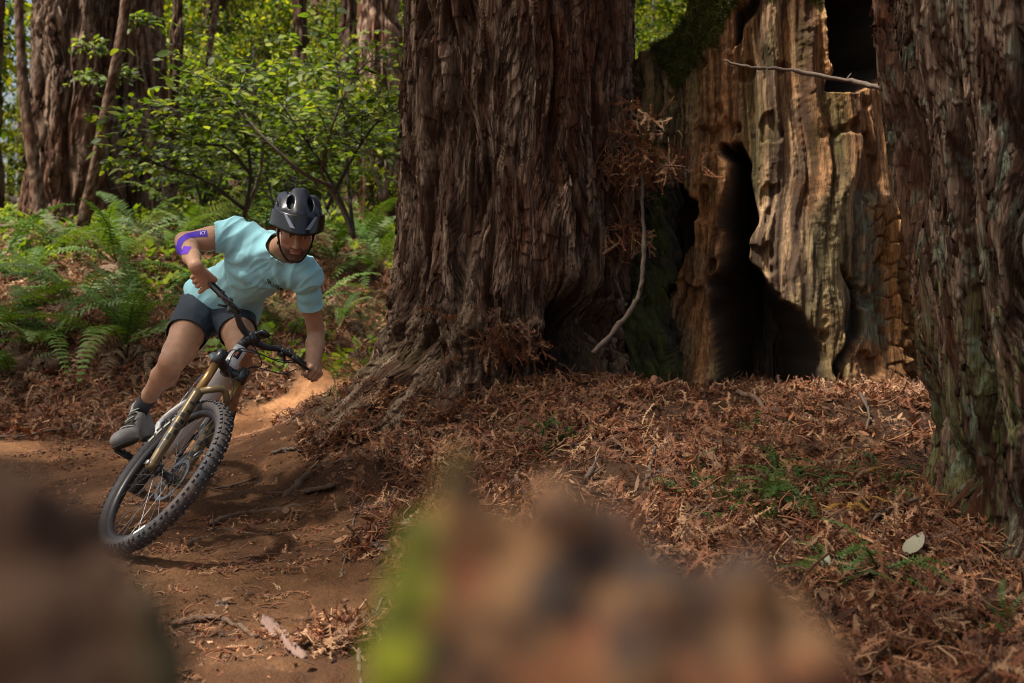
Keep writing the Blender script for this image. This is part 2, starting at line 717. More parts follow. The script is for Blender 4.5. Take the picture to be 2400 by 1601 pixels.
def trailmask(x, y):
    """1 on packed dirt, 0 on litter"""
    d = np.full(x.shape, 1e9)
    for a, b in zip(TRAIL[:-1], TRAIL[1:]):
        ab = b - a
        t = np.clip(((x - a[0]) * ab[0] + (y - a[1]) * ab[1]) / (ab @ ab), 0, 1)
        d = np.minimum(d, np.hypot(x - a[0] - t * ab[0], y - a[1] - t * ab[1]))
    w = 0.42 + .6 * sst(y, 7.5, 4.5) + (fbm(x * .9, y * .9, 0, 3, 21) - .5) * .6
    # the whole lower left of the photo is bare dirt too
    m = 1 - sst(d, w * .8, w * 1.35)
    near = sst(-x - .25 - .25 * (y - 4.), 0, .5) * sst(y, 6.4, 4.6)
    near = near * sst(fbm(x * 2, y * 2, 0, 3, 9), .28, .5)
    side = sst(-x, 2.2, 3.0) * sst(y, 7.9, 7.3) * .62
    return np.clip(np.maximum(np.maximum(m, near), side), 0, 1)


def axis(lo, a, b, hi, core, n0, n1):
    q = np.linspace(0, 1, n0 + 1)[1:]
    p = np.linspace(0, 1, n1 + 1)[1:]
    left = a - (a - lo) * q ** 3.2
    right = b + (hi - b) * p ** 3.2
    return np.concatenate([left[::-1], np.arange(a, b, core), [b], right])


gx = axis(-160, -2.9, 2.4, 160, .0165, 60, 40)
gy = axis(-25, 2.2, 7.2, 200, .0165, 25, 90)
GX, GY = np.meshgrid(gx, gy)
gxf, gyf = GX.ravel(), GY.ravel()
GZ = ground(gxf, gyf)
tm = trailmask(gxf, gyf)
# ruts, clods and grit
GZ += (ridge(fbm(gxf * 2.2, gyf * 5, 0, 3, 31)) - .5) * .03 * tm * sst(gyf, 8, 5)
GZ += (fbm(gxf * 22, gyf * 22, 0, 3, 41) - .5) * .034 * (.6 + .4 * (1 - tm))
c_dirt = np.array([.44, .215, .095])
c_dirt2 = np.array([.16, .066, .028])
c_duff = np.array([.050, .026, .014])
c_green = np.array([.07, .085, .02])
n1 = fbm(gxf * 3, gyf * 3, 0, 4, 51)[:, None]
n2 = fbm(gxf * 14, gyf * 14, 0, 4, 61)[:, None]
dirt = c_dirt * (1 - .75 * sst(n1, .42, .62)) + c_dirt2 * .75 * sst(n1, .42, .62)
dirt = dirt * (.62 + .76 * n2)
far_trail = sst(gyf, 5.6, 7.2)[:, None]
dirt = dirt * (.28 + .80 * far_trail)  # near dirt browner with shade put into its colour; far dirt pale and dusty
duff = c_duff * (.5 + n2)
gm = (sst(gyf, 9.6, 11.0) * sst(n1[:, 0], .42, .58) * .8)[:, None]
duff = duff * (1 - gm) + c_green * gm
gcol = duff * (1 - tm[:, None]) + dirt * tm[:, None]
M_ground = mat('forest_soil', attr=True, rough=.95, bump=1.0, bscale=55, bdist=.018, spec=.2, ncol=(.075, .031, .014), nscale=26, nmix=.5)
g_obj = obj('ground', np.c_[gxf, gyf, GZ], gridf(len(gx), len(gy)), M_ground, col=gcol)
tag(g_obj, 'orange brown dirt trail and forest floor rising to a bank', None, None, 'structure')


def gz(x, y):
    return float(ground(np.array([x]), np.array([y]))[0])


def gnormal(x, y, e=.06):
    zx = (ground(x + e, y, False) - ground(x - e, y, False)) / (2 * e)
    zy = (ground(x, y + e, False) - ground(x, y - e, False)) / (2 * e)
    n = np.stack([-zx, -zy, np.ones_like(zx)], -1)
    return n / np.linalg.norm(n, axis=-1)[..., None]


def eulers(nrmv, spin, tilt):
    """euler rotations: Z axis towards the normal (plus random tilt), spun about it"""
    out = np.zeros((len(nrmv), 3))
    for i in range(len(nrmv)):
        n = Vector(nrmv[i]) + Vector(tilt[i])
        q = n.to_track_quat('Z', 'Y')
        out[i] = (q.to_matrix() @ Matrix.Rotation(spin[i], 3, 'Z')).to_euler()
    return out

# ================================================================ TREES
PAL_BARK = [(.075, .040, .028), (.14, .092, .066), (.21, .150, .112), (.11, .050, .030), (.17, .115, .083), (.30, .225, .175), (.12, .066, .045), (.06, .034, .024)]
M_bark = mat('redwood_bark', attr=True, rough=.92, bump=1.0, bscale=110, bdist=.012, stretch=(1, 1, .12), spec=.15, ncol=(.035, .018, .011), nscale=90, nmix=.7, ramp=(.46, .60))
M_flake = mat('bark_flake', rcol=PAL_BARK, rough=.9, bump=1.0, bscale=9, bdist=.004, stretch=(1, 1, .22), spec=.18, ncol=(.055, .030, .02), nscale=4, nmix=.55)
M_flake_s = mat('bark_flake_joined', attr=True, rough=.9, bump=1.0, bscale=170, bdist=.010, ncol=(.035, .019, .012), nscale=110, nmix=.8, ramp=(.46, .60), stretch=(1, 1, .10), spec=.18)


def barkdisp(s, z, sc, seed):
    s2 = s + .09 * sc * (fbm(s / (.28 * sc), z / (.55 * sc), 0, 3, seed) - .5) * 2
    n1 = fbm(s2 / (.15 * sc), z / (1.15 * sc), 0, 2, seed + 1)
    h1 = sst(np.abs(2 * n1 - 1), .0, .30)
    n2 = fbm(s2 / (.050 * sc), z / (.42 * sc), 0, 2, seed + 2)
    h2 = sst(np.abs(2 * n2 - 1), .0, .42)
    n3 = fbm(s2 / (.016 * sc), z / (.16 * sc), 0, 3, seed + 3)
    t = z / (.17 * sc) + 3.5 * vn(s2 / (.045 * sc), z / (.5 * sc), 0, seed + 4)
    saw = 1 - (t - np.floor(t))
    d = .085 * sc * h1 + .026 * sc * h2 + .012 * sc * n3 + .016 * sc * saw * h2
    return d, h1, h2, n3


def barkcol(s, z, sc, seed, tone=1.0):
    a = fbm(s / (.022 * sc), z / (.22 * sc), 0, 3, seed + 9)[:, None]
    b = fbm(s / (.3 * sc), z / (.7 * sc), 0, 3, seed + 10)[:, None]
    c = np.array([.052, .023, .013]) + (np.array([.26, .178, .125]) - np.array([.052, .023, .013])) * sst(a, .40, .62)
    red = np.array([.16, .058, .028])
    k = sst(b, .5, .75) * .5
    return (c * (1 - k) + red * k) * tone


class Trunk:
    """redwood trunk: part 'trunk' plus bark flakes; R(theta, z) is the radius without bark relief"""

    def __init__(s, root, cx, cy, z0, z1, rfn, lean=(0, 0), sc=1.0, seed=1, nth=300, nz=400, zpow=1.0, colfn=None, front=.86, tone=1.0, m=None):
        s.cx, s.cy, s.z0, s.z1, s.rfn, s.lean, s.sc, s.seed, s.tone = cx, cy, z0, z1, rfn, lean, sc, seed, tone
        s.face = math.atan2(-cy, -cx)           # towards the viewer of the place
        q = np.linspace(0, 1, nth, endpoint=False)
        half = math.radians(105)
        nf = int(nth * front)
        th = np.r_[np.linspace(-half, half, nf, endpoint=False), np.linspace(half, 2 * math.pi - half, nth - nf, endpoint=False)] + s.face
        zz = z0 + (z1 - z0) * np.linspace(0, 1, nz) ** zpow
        TH, ZZ = np.meshgrid(th, zz)
        thf, zf = TH.ravel(), ZZ.ravel()
        R = rfn(thf, zf)
        arc = (thf - s.face) * np.median(R)
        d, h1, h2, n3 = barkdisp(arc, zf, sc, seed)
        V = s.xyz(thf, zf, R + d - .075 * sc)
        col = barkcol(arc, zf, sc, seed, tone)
        inner = (1 - h1)[:, None] * .7  # furrows: dark red bark, deepened in colour to add shade contrast
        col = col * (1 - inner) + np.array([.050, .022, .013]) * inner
        if colfn is not None:
            col = colfn(thf, zf, V, col)
        F = [gridf(nth, nz, True)]
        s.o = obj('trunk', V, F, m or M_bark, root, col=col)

    def xyz(s, th, z, R):
        dz = z - s.z0
        return np.stack([s.cx + s.lean[0] * dz + R * np.cos(th), s.cy + s.lean[1] * dz + R * np.sin(th), z], -1)

    def strips(s, root, n, nparts, L=(.10, .60), W=(.012, .050), th=1.45, zr=None, seed=3, colfn=None, lift=.010):
        """long fibrous strips of bark that run along the ridges and break off raggedly"""
        r = np.random.default_rng(seed)
        zr = zr or (s.z0, s.z1)
        sc = s.sc
        ang = s.face + r.uniform(-th, th, n)
        z = r.uniform(zr[0] - .1, zr[1], n)
        len_ = L[0] + (L[1] - L[0]) * r.random(n) ** 2.2
        wid = W[0] + (W[1] - W[0]) * r.random(n) ** 2.0
        Rm = float(np.median(s.rfn(ang, z)))
        arc = (ang - s.face) * Rm
        _, h1, h2, _ = barkdisp(arc, z, sc, s.seed)
        k = r.random(n) < (.02 + .98 * h1 ** 1.5)
        ang, z, len_, wid = ang[k], z[k], len_[k], wid[k]
        n = len(z)
        m, nc = 9, 3
        A = np.zeros((n, m))
        Z = z[:, None] + len_[:, None] * np.linspace(0, 1, m)
        a = ang.copy()
        for i in range(m):
            A[:, i] = a
            sl_ = .95 * (vn((a - s.face) * Rm / (.22 * sc), Z[:, i] / (.5 * sc), 0, s.seed + 88) - .5) + .35 * (vn((a - s.face) * Rm / (.07 * sc), Z[:, i] / (.2 * sc), 0, s.seed + 89) - .5)
            a = a + sl_ * len_ / (m - 1) / Rm
        tprof = np.minimum(1, .35 + 4 * np.minimum(np.linspace(0, 1, m), 1 - np.linspace(0, 1, m)))
        wj = wid[:, None] * tprof * (1 + r.uniform(-.28, .28, (n, m)))
        q = np.array([-.5, .0, .5])
        off = wj[:, :, None] * q + r.uniform(-.10, .10, (n, m, nc)) * wid[:, None, None]
        TH = A[:, :, None] + off / Rm
        ZZ = Z[:, :, None] + r.uniform(-.25, .25, (n, m, nc)) * (len_[:, None, None] / m)
        ZZ[:, 0] += r.uniform(-.5, .5, (n, nc)) * wid[:, None]
        ZZ[:, -1] += r.uniform(-.5, .5, (n, nc)) * wid[:, None]
        R0 = s.rfn(TH.ravel(), ZZ.ravel()).reshape(TH.shape)
        ar = (TH - s.face) * Rm
        s2 = ar + .09 * sc * (fbm(ar / (.28 * sc), ZZ / (.55 * sc), 0, 3, s.seed) - .5) * 2
        n1 = fbm(s2 / (.15 * sc), ZZ / (1.15 * sc), 0, 2, s.seed + 1)
        hh = sst(np.abs(2 * n1 - 1), .0, .30)
        crown_ = (1 - 3.2 * q * q) * .30
        up = np.linspace(0, 1, m)
        curl = (r.random(n) ** 3 * .9)[:, None] * (1 - up) ** 4 + (r.random(n) ** 4 * .5)[:, None] * up ** 5
        H = .085 * sc * hh + .012 * sc + (r.uniform(.0, lift, n) * sc)[:, None, None] + crown_ * (wid * .5)[:, None, None] + (curl * (.012 + wid[:, None] * .5))[:, :, None] + r.uniform(-.0022, .0022, (n, m, nc)) * sc
        top = s.xyz(TH, ZZ, R0 + H - .075 * sc)
        bot = s.xyz(TH, ZZ, R0 + H - .075 * sc - .012 * sc - wid[:, None, None] * .15)
        per = [j for j in range(nc)] + [i * nc + nc - 1 for i in range(1, m)] + [(m - 1) * nc + j for j in range(nc - 2, -1, -1)] + [i * nc for i in range(m - 2, 0, -1)]
        V = np.concatenate([top.reshape(n, -1, 3), bot.reshape(n, -1, 3)[:, per]], 1)
        F = [list(f) for f in gridf(nc, m)]
        for k in range(len(per)):
            a_, b_ = k, (k + 1) % len(per)
            F.append([per[b_], per[a_], m * nc + a_, m * nc + b_])
        F = np.array(F)
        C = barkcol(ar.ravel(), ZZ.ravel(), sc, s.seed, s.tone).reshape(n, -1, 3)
        C = C * (r.uniform(.50, 1.35, n) * np.where(r.random(n) < .12, 1.6, 1.0))[:, None, None]
        grain = fbm(ar.ravel() / (.006 * sc), ZZ.ravel() / (.10 * sc), 0, 2, s.seed + 30).reshape(n, -1, 1)
        C = C * (.45 + 1.1 * grain)
        if colfn is not None:
            C = colfn(top.reshape(-1, 3), C.reshape(-1, 3), np.repeat(r.random(n), m * nc)).reshape(n, -1, 3)
        C = np.concatenate([C, C[:, per] * .8], 1)
        vis = np.cos(ang - s.face) * len_ * wid
        order = np.argsort(-vis)
        for i in order[:nparts]:
            obj('bark_strip', V[i], F, M_flake_s, root, col=C[i])
        rest = order[nparts:]
        K = V.shape[1]
        Fr = (F[None] + (np.arange(len(rest)) * K)[:, None, None]).reshape(-1, 4)
        o = obj('bark_strips', V[rest].reshape(-1, 3), Fr, M_flake_s, root, col=C[rest].reshape(-1, 3))
        tag(o, kind='stuff')

    def flakes(s, root, n, nparts, L=(.06, .42), W=(.009, .042), th=1.35, zr=None, seed=3, colfn=None, dens=None):
        r = np.random.default_rng(seed)
        zr = zr or (s.z0, s.z1)
        ang = s.face + r.uniform(-th, th, n)
        z = r.uniform(zr[0], zr[1], n)
        if dens is not None:
            k = r.random(n) < dens(ang, z)
            ang, z = ang[k], z[k]
            n = len(z)
        len_ = (L[0] + (L[1] - L[0]) * r.random(n) ** 2.0) * r.uniform(.7, 1.25, n)
        wid = W[0] + (W[1] - W[0]) * r.random(n) ** 1.5
        R0 = s.rfn(ang, z)
        arc = (ang - s.face) * np.median(R0)
        d, h1, h2, _ = barkdisp(arc, z, s.sc, s.seed)
        keep = r.random(n) < (.04 + .96 * h1 ** 2 * (.25 + .75 * h2))
        ang, z, len_, wid, R0, d = [a[keep] for a in (ang, z, len_, wid, R0, d)]
        n = len(z)
        p0 = s.xyz(ang, z, R0 + d - .075 * s.sc + r.uniform(-.002, .007, n) * s.sc)
        e = .05
        pu = s.xyz(ang, z + e, s.rfn(ang, z + e))
        pd = s.xyz(ang, z - e, s.rfn(ang, z - e))
        pl = s.xyz(ang + .04, z, s.rfn(ang + .04, z))
        pr = s.xyz(ang - .04, z, s.rfn(ang - .04, z))
        up = pu - pd
        up /= np.linalg.norm(up, axis=1)[:, None]
        tx = pl - pr
        tx /= np.linalg.norm(tx, axis=1)[:, None]
        out = np.cross(tx, up)
        out /= np.linalg.norm(out, axis=1)[:, None]
        order = np.argsort(-len_ * wid)
        M = []
        for i in order:
            o = out[i]
            # follow the meander of the bark
            lean = .45 * (vn(ang[i] * 5 * 1.0, z[i] * 2.2, 0, s.seed + 88) - .5) + r.normal() * .09
            u_ = nrm(up[i] + tx[i] * lean + o * (-r.uniform(.0, .16)))
            x_ = nrm(np.cross(u_, o))
            n_ = np.cross(x_, u_)
            if n_ @ o < 0:
                n_ = -n_
            m = np.eye(4)
            m[:3, 0] = -x_ * wid[i]
            m[:3, 1] = n_ * (wid[i] * .28 + .005)
            m[:3, 2] = u_ * len_[i]
            m[:3, 3] = p0[i]
            M.append(m)
        for k, i in enumerate(order[:nparts]):
            inst('bark_flake', FLAKE[k % len(FLAKE)], root, Matrix(M[k]))
        parts = []
        for k in range(nparts, n):
            v, f = FLV[k % len(FLV)]
            vw = v @ M[k][:3, :3].T + M[k][:3, 3]
            c = np.array(PAL_BARK[r.integers(len(PAL_BARK))]) * r.uniform(.75, 1.2)
            if colfn is not None:
                c = colfn(p0[order[k]], c, r)
            parts.append((vw, f, c))
        if parts:
            V, F, C = join(parts)
            o = obj('bark_flakes', V, F, M_flake_s, root, col=C)
            tag(o, kind='stuff')


def _flake(seed):
    """thin fibrous plate: x width, y outward, z length, size 1 x 1 x 1, torn ends"""
    r = np.random.default_rng(seed)
    nr, nc = 7, 4
    V = []
    bend = r.uniform(-.25, .25)
    curl = r.uniform(.1, .7)
    w0 = r.uniform(.6, 1.0, nr)
    w0[0] *= r.uniform(.5, 1.0)
    w0[-1] *= r.uniform(.25, .9)
    end = r.uniform(-.10, .10, (2, nc))
    edge = r.uniform(-.16, .16, (nr, 2))
    for i in range(nr):
        t = i / (nr - 1)
        for j in range(nc):
            q = j / (nc - 1) - .5
            z = t - .5 + (end[0, j] if i == 0 else end[1, j] if i == nr - 1 else 0)
            x = q * w0[i] + bend * math.sin(t * 3) + (edge[i, 0] if j == 0 else edge[i, 1] if j == nc - 1 else 0)
            y = .5 - .5 * q * q + curl * (1 - t) ** 3 + r.uniform(-.28, .28)
            V.append([x, y, z])
    n = len(V)
    B = [[v[0], v[1] - .8, v[2]] for v in V]
    per = [j for j in range(nc)] + [i * nc + nc - 1 for i in range(1, nr)] + [(nr - 1) * nc + j for j in range(nc - 2, -1, -1)] + [i * nc for i in range(nr - 2, 0, -1)]
    F = [list(q) for q in gridf(nc, nr)]
    idx = {p: n + k for k, p in enumerate(per)}
    V += [B[p] for p in per]
    for k in range(len(per)):
        a, b = per[k], per[(k + 1) % len(per)]
        F.append([b, a, idx[a], idx[b]])
    return np.array(V), np.array(F)


FLV = [_flake(100 + i) for i in range(10)]
FLAKE = [mesh('bark_flake', v, f, M_flake, smooth=True) for v, f in FLV]


def wrap(a):
    return (a + math.pi) % (2 * math.pi) - math.pi


# ---- the great redwood in the middle
CX, CY = -.025, 6.22
Z0c = -.02


def r_centre(th, z):
    r = .640 + .02 * sst(z, 2.2, .8) + .10 * np.exp(-np.clip(z - .45, 0, 9) / .22)
    r = r + .025 * np.sin(3 * th + .7 * z) + .018 * np.sin(7 * th + 1.1 * z + 1)
    # buttress root towards the lower left
    a = wrap(th - math.radians(222))
    r = r + .47 * np.exp(-(a / .36) ** 2) * np.exp(-np.clip(z - .34, -.05, 9) / .27)
    a = wrap(th - math.radians(196))
    r = r + .20 * np.exp(-(a / .30) ** 2) * np.exp(-np.clip(z - .40, 0, 9) / .24)
    a = wrap(th - math.radians(250))
    r = r + .28 * np.exp(-(a / .16) ** 2) * np.exp(-np.clip(z - .42, 0, 9) / .26)
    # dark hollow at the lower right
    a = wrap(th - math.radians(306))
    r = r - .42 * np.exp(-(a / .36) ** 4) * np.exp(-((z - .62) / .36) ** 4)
    # burls near the foot
    for (ad, zz, sa, sz, h) in ((268, 1.02, .12, .10, .07), (285, .86, .13, .12, .09), (255, .86, .10, .12, .05), (232, 1.0, .12, .16, .06), (278, 1.25, .09, .14, .04)):
        a = wrap(th - math.radians(ad))
        r = r + h * np.exp(-(a / sa) ** 2 - ((z - zz) / sz) ** 2)
    g = fbm(th * 7, z * 7, 0, 4, 77, .6) - .5
    r = r + g * .24 * sst(z, 1.35, .7)
    # vertical fluting of the upper trunk
    r = r + .05 * (ridge(fbm(th * 2.2, z * .35, 0, 2, 79)) - .5)
    return r


def col_centre(th, z, V, c):
    k = (sst(z, 1.15, .6) * sst(fbm(th * 6, z * 5, 0, 3, 5), .4, .62))[:, None] * .55
    soil = np.array([.115, .082, .045])
    moss = np.array([.075, .075, .03])
    c = c * (1 - k) + soil * k
    k = (sst(z, .95, .5) * sst(fbm(th * 9, z * 9, 0, 3, 6), .5, .7) * sst(wrap(th - math.radians(255)), .3, -.3))[:, None] * .5
    c = c * (1 - k) + moss * k
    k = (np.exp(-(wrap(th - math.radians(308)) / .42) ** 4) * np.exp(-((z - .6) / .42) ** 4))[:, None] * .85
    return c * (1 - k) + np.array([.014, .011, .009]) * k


def strip_centre(p, c, rn):
    th = np.arctan2(p[:, 1] - CY, p[:, 0] - CX)
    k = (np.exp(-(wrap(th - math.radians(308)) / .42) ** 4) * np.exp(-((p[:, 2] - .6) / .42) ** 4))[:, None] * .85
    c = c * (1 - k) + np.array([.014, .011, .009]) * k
    k = (sst(p[:, 2], 1.1, .6) * sst(fbm(p[:, 0] * 7, p[:, 1] * 7, p[:, 2] * 6, 3, 5), .42, .6))[:, None] * .5
    return c * (1 - k) + np.array([.12, .088, .045]) * k


t = empty('redwood_tree', (CX, CY, .45))
tag(t, 'great redwood with shaggy brown bark and swollen root in the middle', 'tree')
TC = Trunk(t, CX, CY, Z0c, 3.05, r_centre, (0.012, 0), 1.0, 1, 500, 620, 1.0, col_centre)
TC.strips(t, 9500, 300, W=(.007, .034), zr=(.30, 2.95), lift=.016, seed=4, colfn=strip_centre)
TC.strips(t, 1500, 0, L=(.05, .16), W=(.008, .022), zr=(.25, 2.8), seed=14, lift=.03, colfn=strip_centre)

# ---- big trunk at the right edge
RX, RY = 2.18, 3.42


def r_right(th, z):
    r = .53 + .03 * np.sin(3 * th + 1) + .10 * np.exp(-np.clip(z - .15, 0, 9) / .16)
    r = r + .045 * (ridge(fbm(th * 2.6, z * .5, 0, 2, 99)) - .5)
    a = wrap(th - math.radians(240))
    r = r + .10 * np.exp(-(a / .3) ** 2) * np.exp(-np.clip(z - .1, 0, 9) / .30)
    return r


def col_right(th, z, V, c):
    g = np.array([.15, .165, .06])
    pale = np.array([.22, .27, .20])
    k = (sst(z, 1.3, .5) * sst(fbm(th * 22, z * 3.2, 0, 3, 65), .45, .62))[:, None] * .7
    c = c * (1 - k) + g * k
    k = sst(fbm(th * 40, z * 14, 0, 3, 66), .62, .70)[:, None] * .5
    return (c * (1 - k) + pale * k) * (.4 + 1.0 * fbm(th * 120, z * 9, 0, 3, 68))[:, None]


t = empty('redwood_tree', (RX, RY, .15))
tag(t, 'dark shaggy redwood trunk with green lichen streaks at the right edge', 'tree')
TR = Trunk(t, RX, RY, -.1, 2.6, r_right, (-.155, 0), .85, 31, 420, 460, 1.0, col_right)


def rcol(p, c, rn):
    g = np.array([.15, .16, .06]) * (c.mean(1) / .12)[:, None].clip(.4, 1.6)
    k = ((rn < .55 * sst(p[:, 2], 1.25, .6)) * .75)[:, None]
    c = c * (1 - k) + g * k
    k = (sst(fbm(p[:, 0] * 30, p[:, 1] * 30, p[:, 2] * 12, 3, 67), .64, .72) * .7)[:, None]
    return c * (1 - k) + np.array([.22, .27, .19]) * k


TR.strips(t, 8200, 300, lift=.014, L=(.08, .50), W=(.006, .030), zr=(-.05, 2.35), seed=5, colfn=rcol)
TR.strips(t, 1200, 0, L=(.05, .15), W=(.008, .02), zr=(.0, 2.3), seed=15, colfn=rcol, lift=.03)

# ---- far redwoods and slim trunks, photo u at top/bottom, distance
def far_tree(u_top, v_top, u_bot, v_bot, d, w_top, w_bot, label, name='redwood_tree', seed=1, nth=120, nz=200, sc=1.3, flare=.15, tone=1.0, group=None, fl=0, top=5.0, roots=.0):
    a, b = PD(u_top, v_top, d), PD(u_bot, v_bot, d)
    r1, r0 = w_top / 2 / FPX * d * KD, w_bot / 2 / FPX * d * KD
    z0 = gz(b[0], b[1]) - .15
    lean = ((a[0] - b[0]) / (a[2] - b[2]), (a[1] - b[1]) / (a[2] - b[2]) * 0 + 0)
    zt = a[2] + top

    def rf(th, z):
        q = (z - b[2]) / (a[2] - b[2])
        r = r0 + (r1 - r0) * np.clip(q, -.2, 1.6)
        r = r * (1 + flare * np.exp(-np.clip(z - z0 - .15, 0, 99) / (r0 * .7)))
        return r * (1 + .04 * np.sin(3 * th + seed) + .03 * np.sin(8 * th + seed * 2 + z * .4) + .12 * (ridge(fbm(th * 2, z * .2, 0, 2, seed)) - .5))
    cat = 'tree'
    t = empty(name, (b[0], b[1], z0 + .15))
    tag(t, label, cat, group)
    T = Trunk(t, b[0] - lean[0] * (b[2] - z0), b[1], z0, zt, rf, lean, sc, seed, nth, nz, 1.0, None, .8, tone)
    if fl:
        T.strips(t, fl, min(fl // 3, 150), L=(.4, 2.2), W=(.03, .10), zr=(z0, a[2] + .3), seed=seed)
    return T


far_tree(186, 0, 176, 500, 15.0, 150, 190, 'huge old redwood with furrowed bark, the wider of the pair behind the ferns', seed=41, nth=260, nz=320, sc=1.5, fl=1500, flare=.14)
far_tree(322, 0, 318, 490, 15.6, 100, 120, 'tall redwood fused against the right flank of the wider one, grey ridged bark', seed=47, nth=200, nz=300, sc=1.4, fl=800, flare=.12)
far_tree(-24, 0, -34, 470, 17, 62, 62, 'redwood trunk cut by the left edge of the picture', seed=51, sc=1.2)
far_tree(872, 0, 880, 455, 19, 80, 92, 'pale pinkish redwood trunk standing behind the leafy shrub, beside the great one', seed=53, sc=1.2, tone=1.9)
far_tree(802, 0, 812, 450, 24, 30, 40, 'slim dark trunk just left of the pale pinkish redwood', seed=55, sc=1.1, tone=.8, nth=60, nz=120)
far_tree(500, 0, 490, 440, 27, 52, 60, 'olive brown trunk half veiled by leaves above the shrub', seed=57, sc=1.2, tone=.9, nth=80, nz=140)
far_tree(418, 0, 388, 455, 18, 22, 27, 'slim upright trunk just right of the fused redwoods', seed=59, sc=.7, nth=50, nz=160)
far_tree(612, 0, 600, 430, 36, 34, 44, 'distant trunk deep in the leaves above the rider', seed=61, sc=1.2, nth=50, nz=100)
far_tree(770, 0, 772, 430, 38, 26, 30, 'distant thin trunk seen over the right side of the shrub', seed=63, sc=1.2, nth=50, nz=100)
far_tree(1478, 0, 1482, 300, 30, 30, 34, 'distant trunk in the green gap between great redwood and stump', seed=65, sc=1.2, nth=50, nz=100)

far_tree(556, 0, 548, 440, 30, 34, 42, 'brown trunk rising straight up from the middle of the spreading shrub', seed=71, sc=1.2, nth=50, nz=120)
far_tree(690, 0, 694, 450, 22, 26, 34, 'dark trunk just left of the slim one, behind the large leafy shrub', seed=73, sc=1.0, tone=.7, nth=50, nz=120)
far_tree(735, 0, 738, 440, 32, 30, 36, 'reddish far trunk above the helmet', seed=75, sc=1.1, nth=50, nz=120)
far_tree(452, 0, 446, 440, 34, 24, 30, 'far trunk showing between the two upright slim ones', seed=77, sc=1.1, tone=.8, nth=50, nz=120)
far_tree(58, 0, 54, 470, 34, 16, 20, 'very far thin trunk in the bright gap at the left edge', seed=79, sc=.8, nth=40, nz=100)


def slim(name, label, pts, r0, r1, seed, cat='tree', m=None, group=None):
    q = smoothpath([PD(*p) for p in pts], 60)
    n = len(q)
    r = np.linspace(r0, r1, n) * (1 + .12 * (vn(np.arange(n) * .35, seed, 0) - .5) * 2)
    v, f = tube(q, r, 12)
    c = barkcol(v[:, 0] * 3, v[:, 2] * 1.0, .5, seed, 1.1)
    o = obj(name, v, f, m or M_bark, None, col=c, origin=q[0])
    return tag(o, label, cat, group)


slim('sapling', 'leaning bare pole trunk crossing in front of the fused redwoods', [(190, 520, 12.3), (215, 400, 12.2), (245, 250, 12.1), (272, 120, 12), (292, -20, 12), (305, -160, 12)], .075, .055, 3)
slim('sapling', 'thin curved dark trunk at the left edge of the widest redwood', [(92, 500, 13), (80, 400, 13), (60, 260, 13), (48, 120, 13), (42, -20, 13), (38, -140, 13)], .085, .05, 5)
slim('sapling', 'thin hanging pole trunk high above the shrub', [(470, 190, 16), (484, 100, 16), (498, 0, 16), (505, -120, 16)], .035, .06, 8)

# ---- hollow burnt stump
SX, SY = 1.76, 6.90
Z0s, Z1s = .35, 3.3
POLY = [
    ([(1688, 335), (1722, 420), (1735, 600), (1795, 680), (1862, 765), (1885, 830), (1885, 905), (1655, 905), (1645, 760), (1612, 655), (1662, 560), (1672, 430)], 1.0),
    ([(1912, -60), (2060, -60), (2045, 150), (1962, 208), (1885, 205), (1918, 100)], .75),
    ([(1700, -50), (1730, -50), (1725, 90), (1700, 110)], .18),
    ([(1570, 430), (1600, 470), (1560, 640), (1530, 720), (1480, 905), (1440, 905), (1440, 500)], .45),
    ([(1925, 610), (1945, 700), (1950, 900), (1925, 905), (1915, 720)], .14),
]


def polydist(u, v, poly):
    """signed distance, negative inside"""
    p = np.array(poly, float)
    d = np.full(u.shape, 1e9)
    ins = np.zeros(u.shape, bool)
    for i in range(len(p)):
        a, b = p[i], p[(i + 1) % len(p)]
        e = b - a
        t = np.clip(((u - a[0]) * e[0] + (v - a[1]) * e[1]) / (e @ e), 0, 1)
        d = np.minimum(d, np.hypot(u - a[0] - t * e[0], v - a[1] - t * e[1]))
        c = ((a[1] > v) != (b[1] > v)) & (u < (b[0] - a[0]) * (v - a[1]) / (b[1] - a[1] + 1e-9) + a[0])
        ins ^= c
    return np.where(ins, -d, d)


faceS = math.atan2(-SY, -SX)
nth, nzs = 520, 620
half = math.radians(100)
nf = int(nth * .88)
th = np.r_[np.linspace(-half, half, nf, endpoint=False), np.linspace(half, 2 * math.pi - half, nth - nf, endpoint=False)] + faceS
TH, TT = np.meshgrid(th, np.linspace(0, 1, nzs))
thf, tt = TH.ravel(), TT.ravel()
arel = wrap(thf - faceS)
ztop = 2.52 + .9 * sst(arel, -1.0, -.1) + .12 * np.sin(5 * arel) + .10 * (fbm(arel * 6, 0, 0, 3, 5) - .5)
zf = Z0s + (ztop - Z0s) * tt
R = .87 + .05 * np.sin(2 * arel + .5) + .16 * np.exp(-np.clip(zf - .5, 0, 9) / .25)
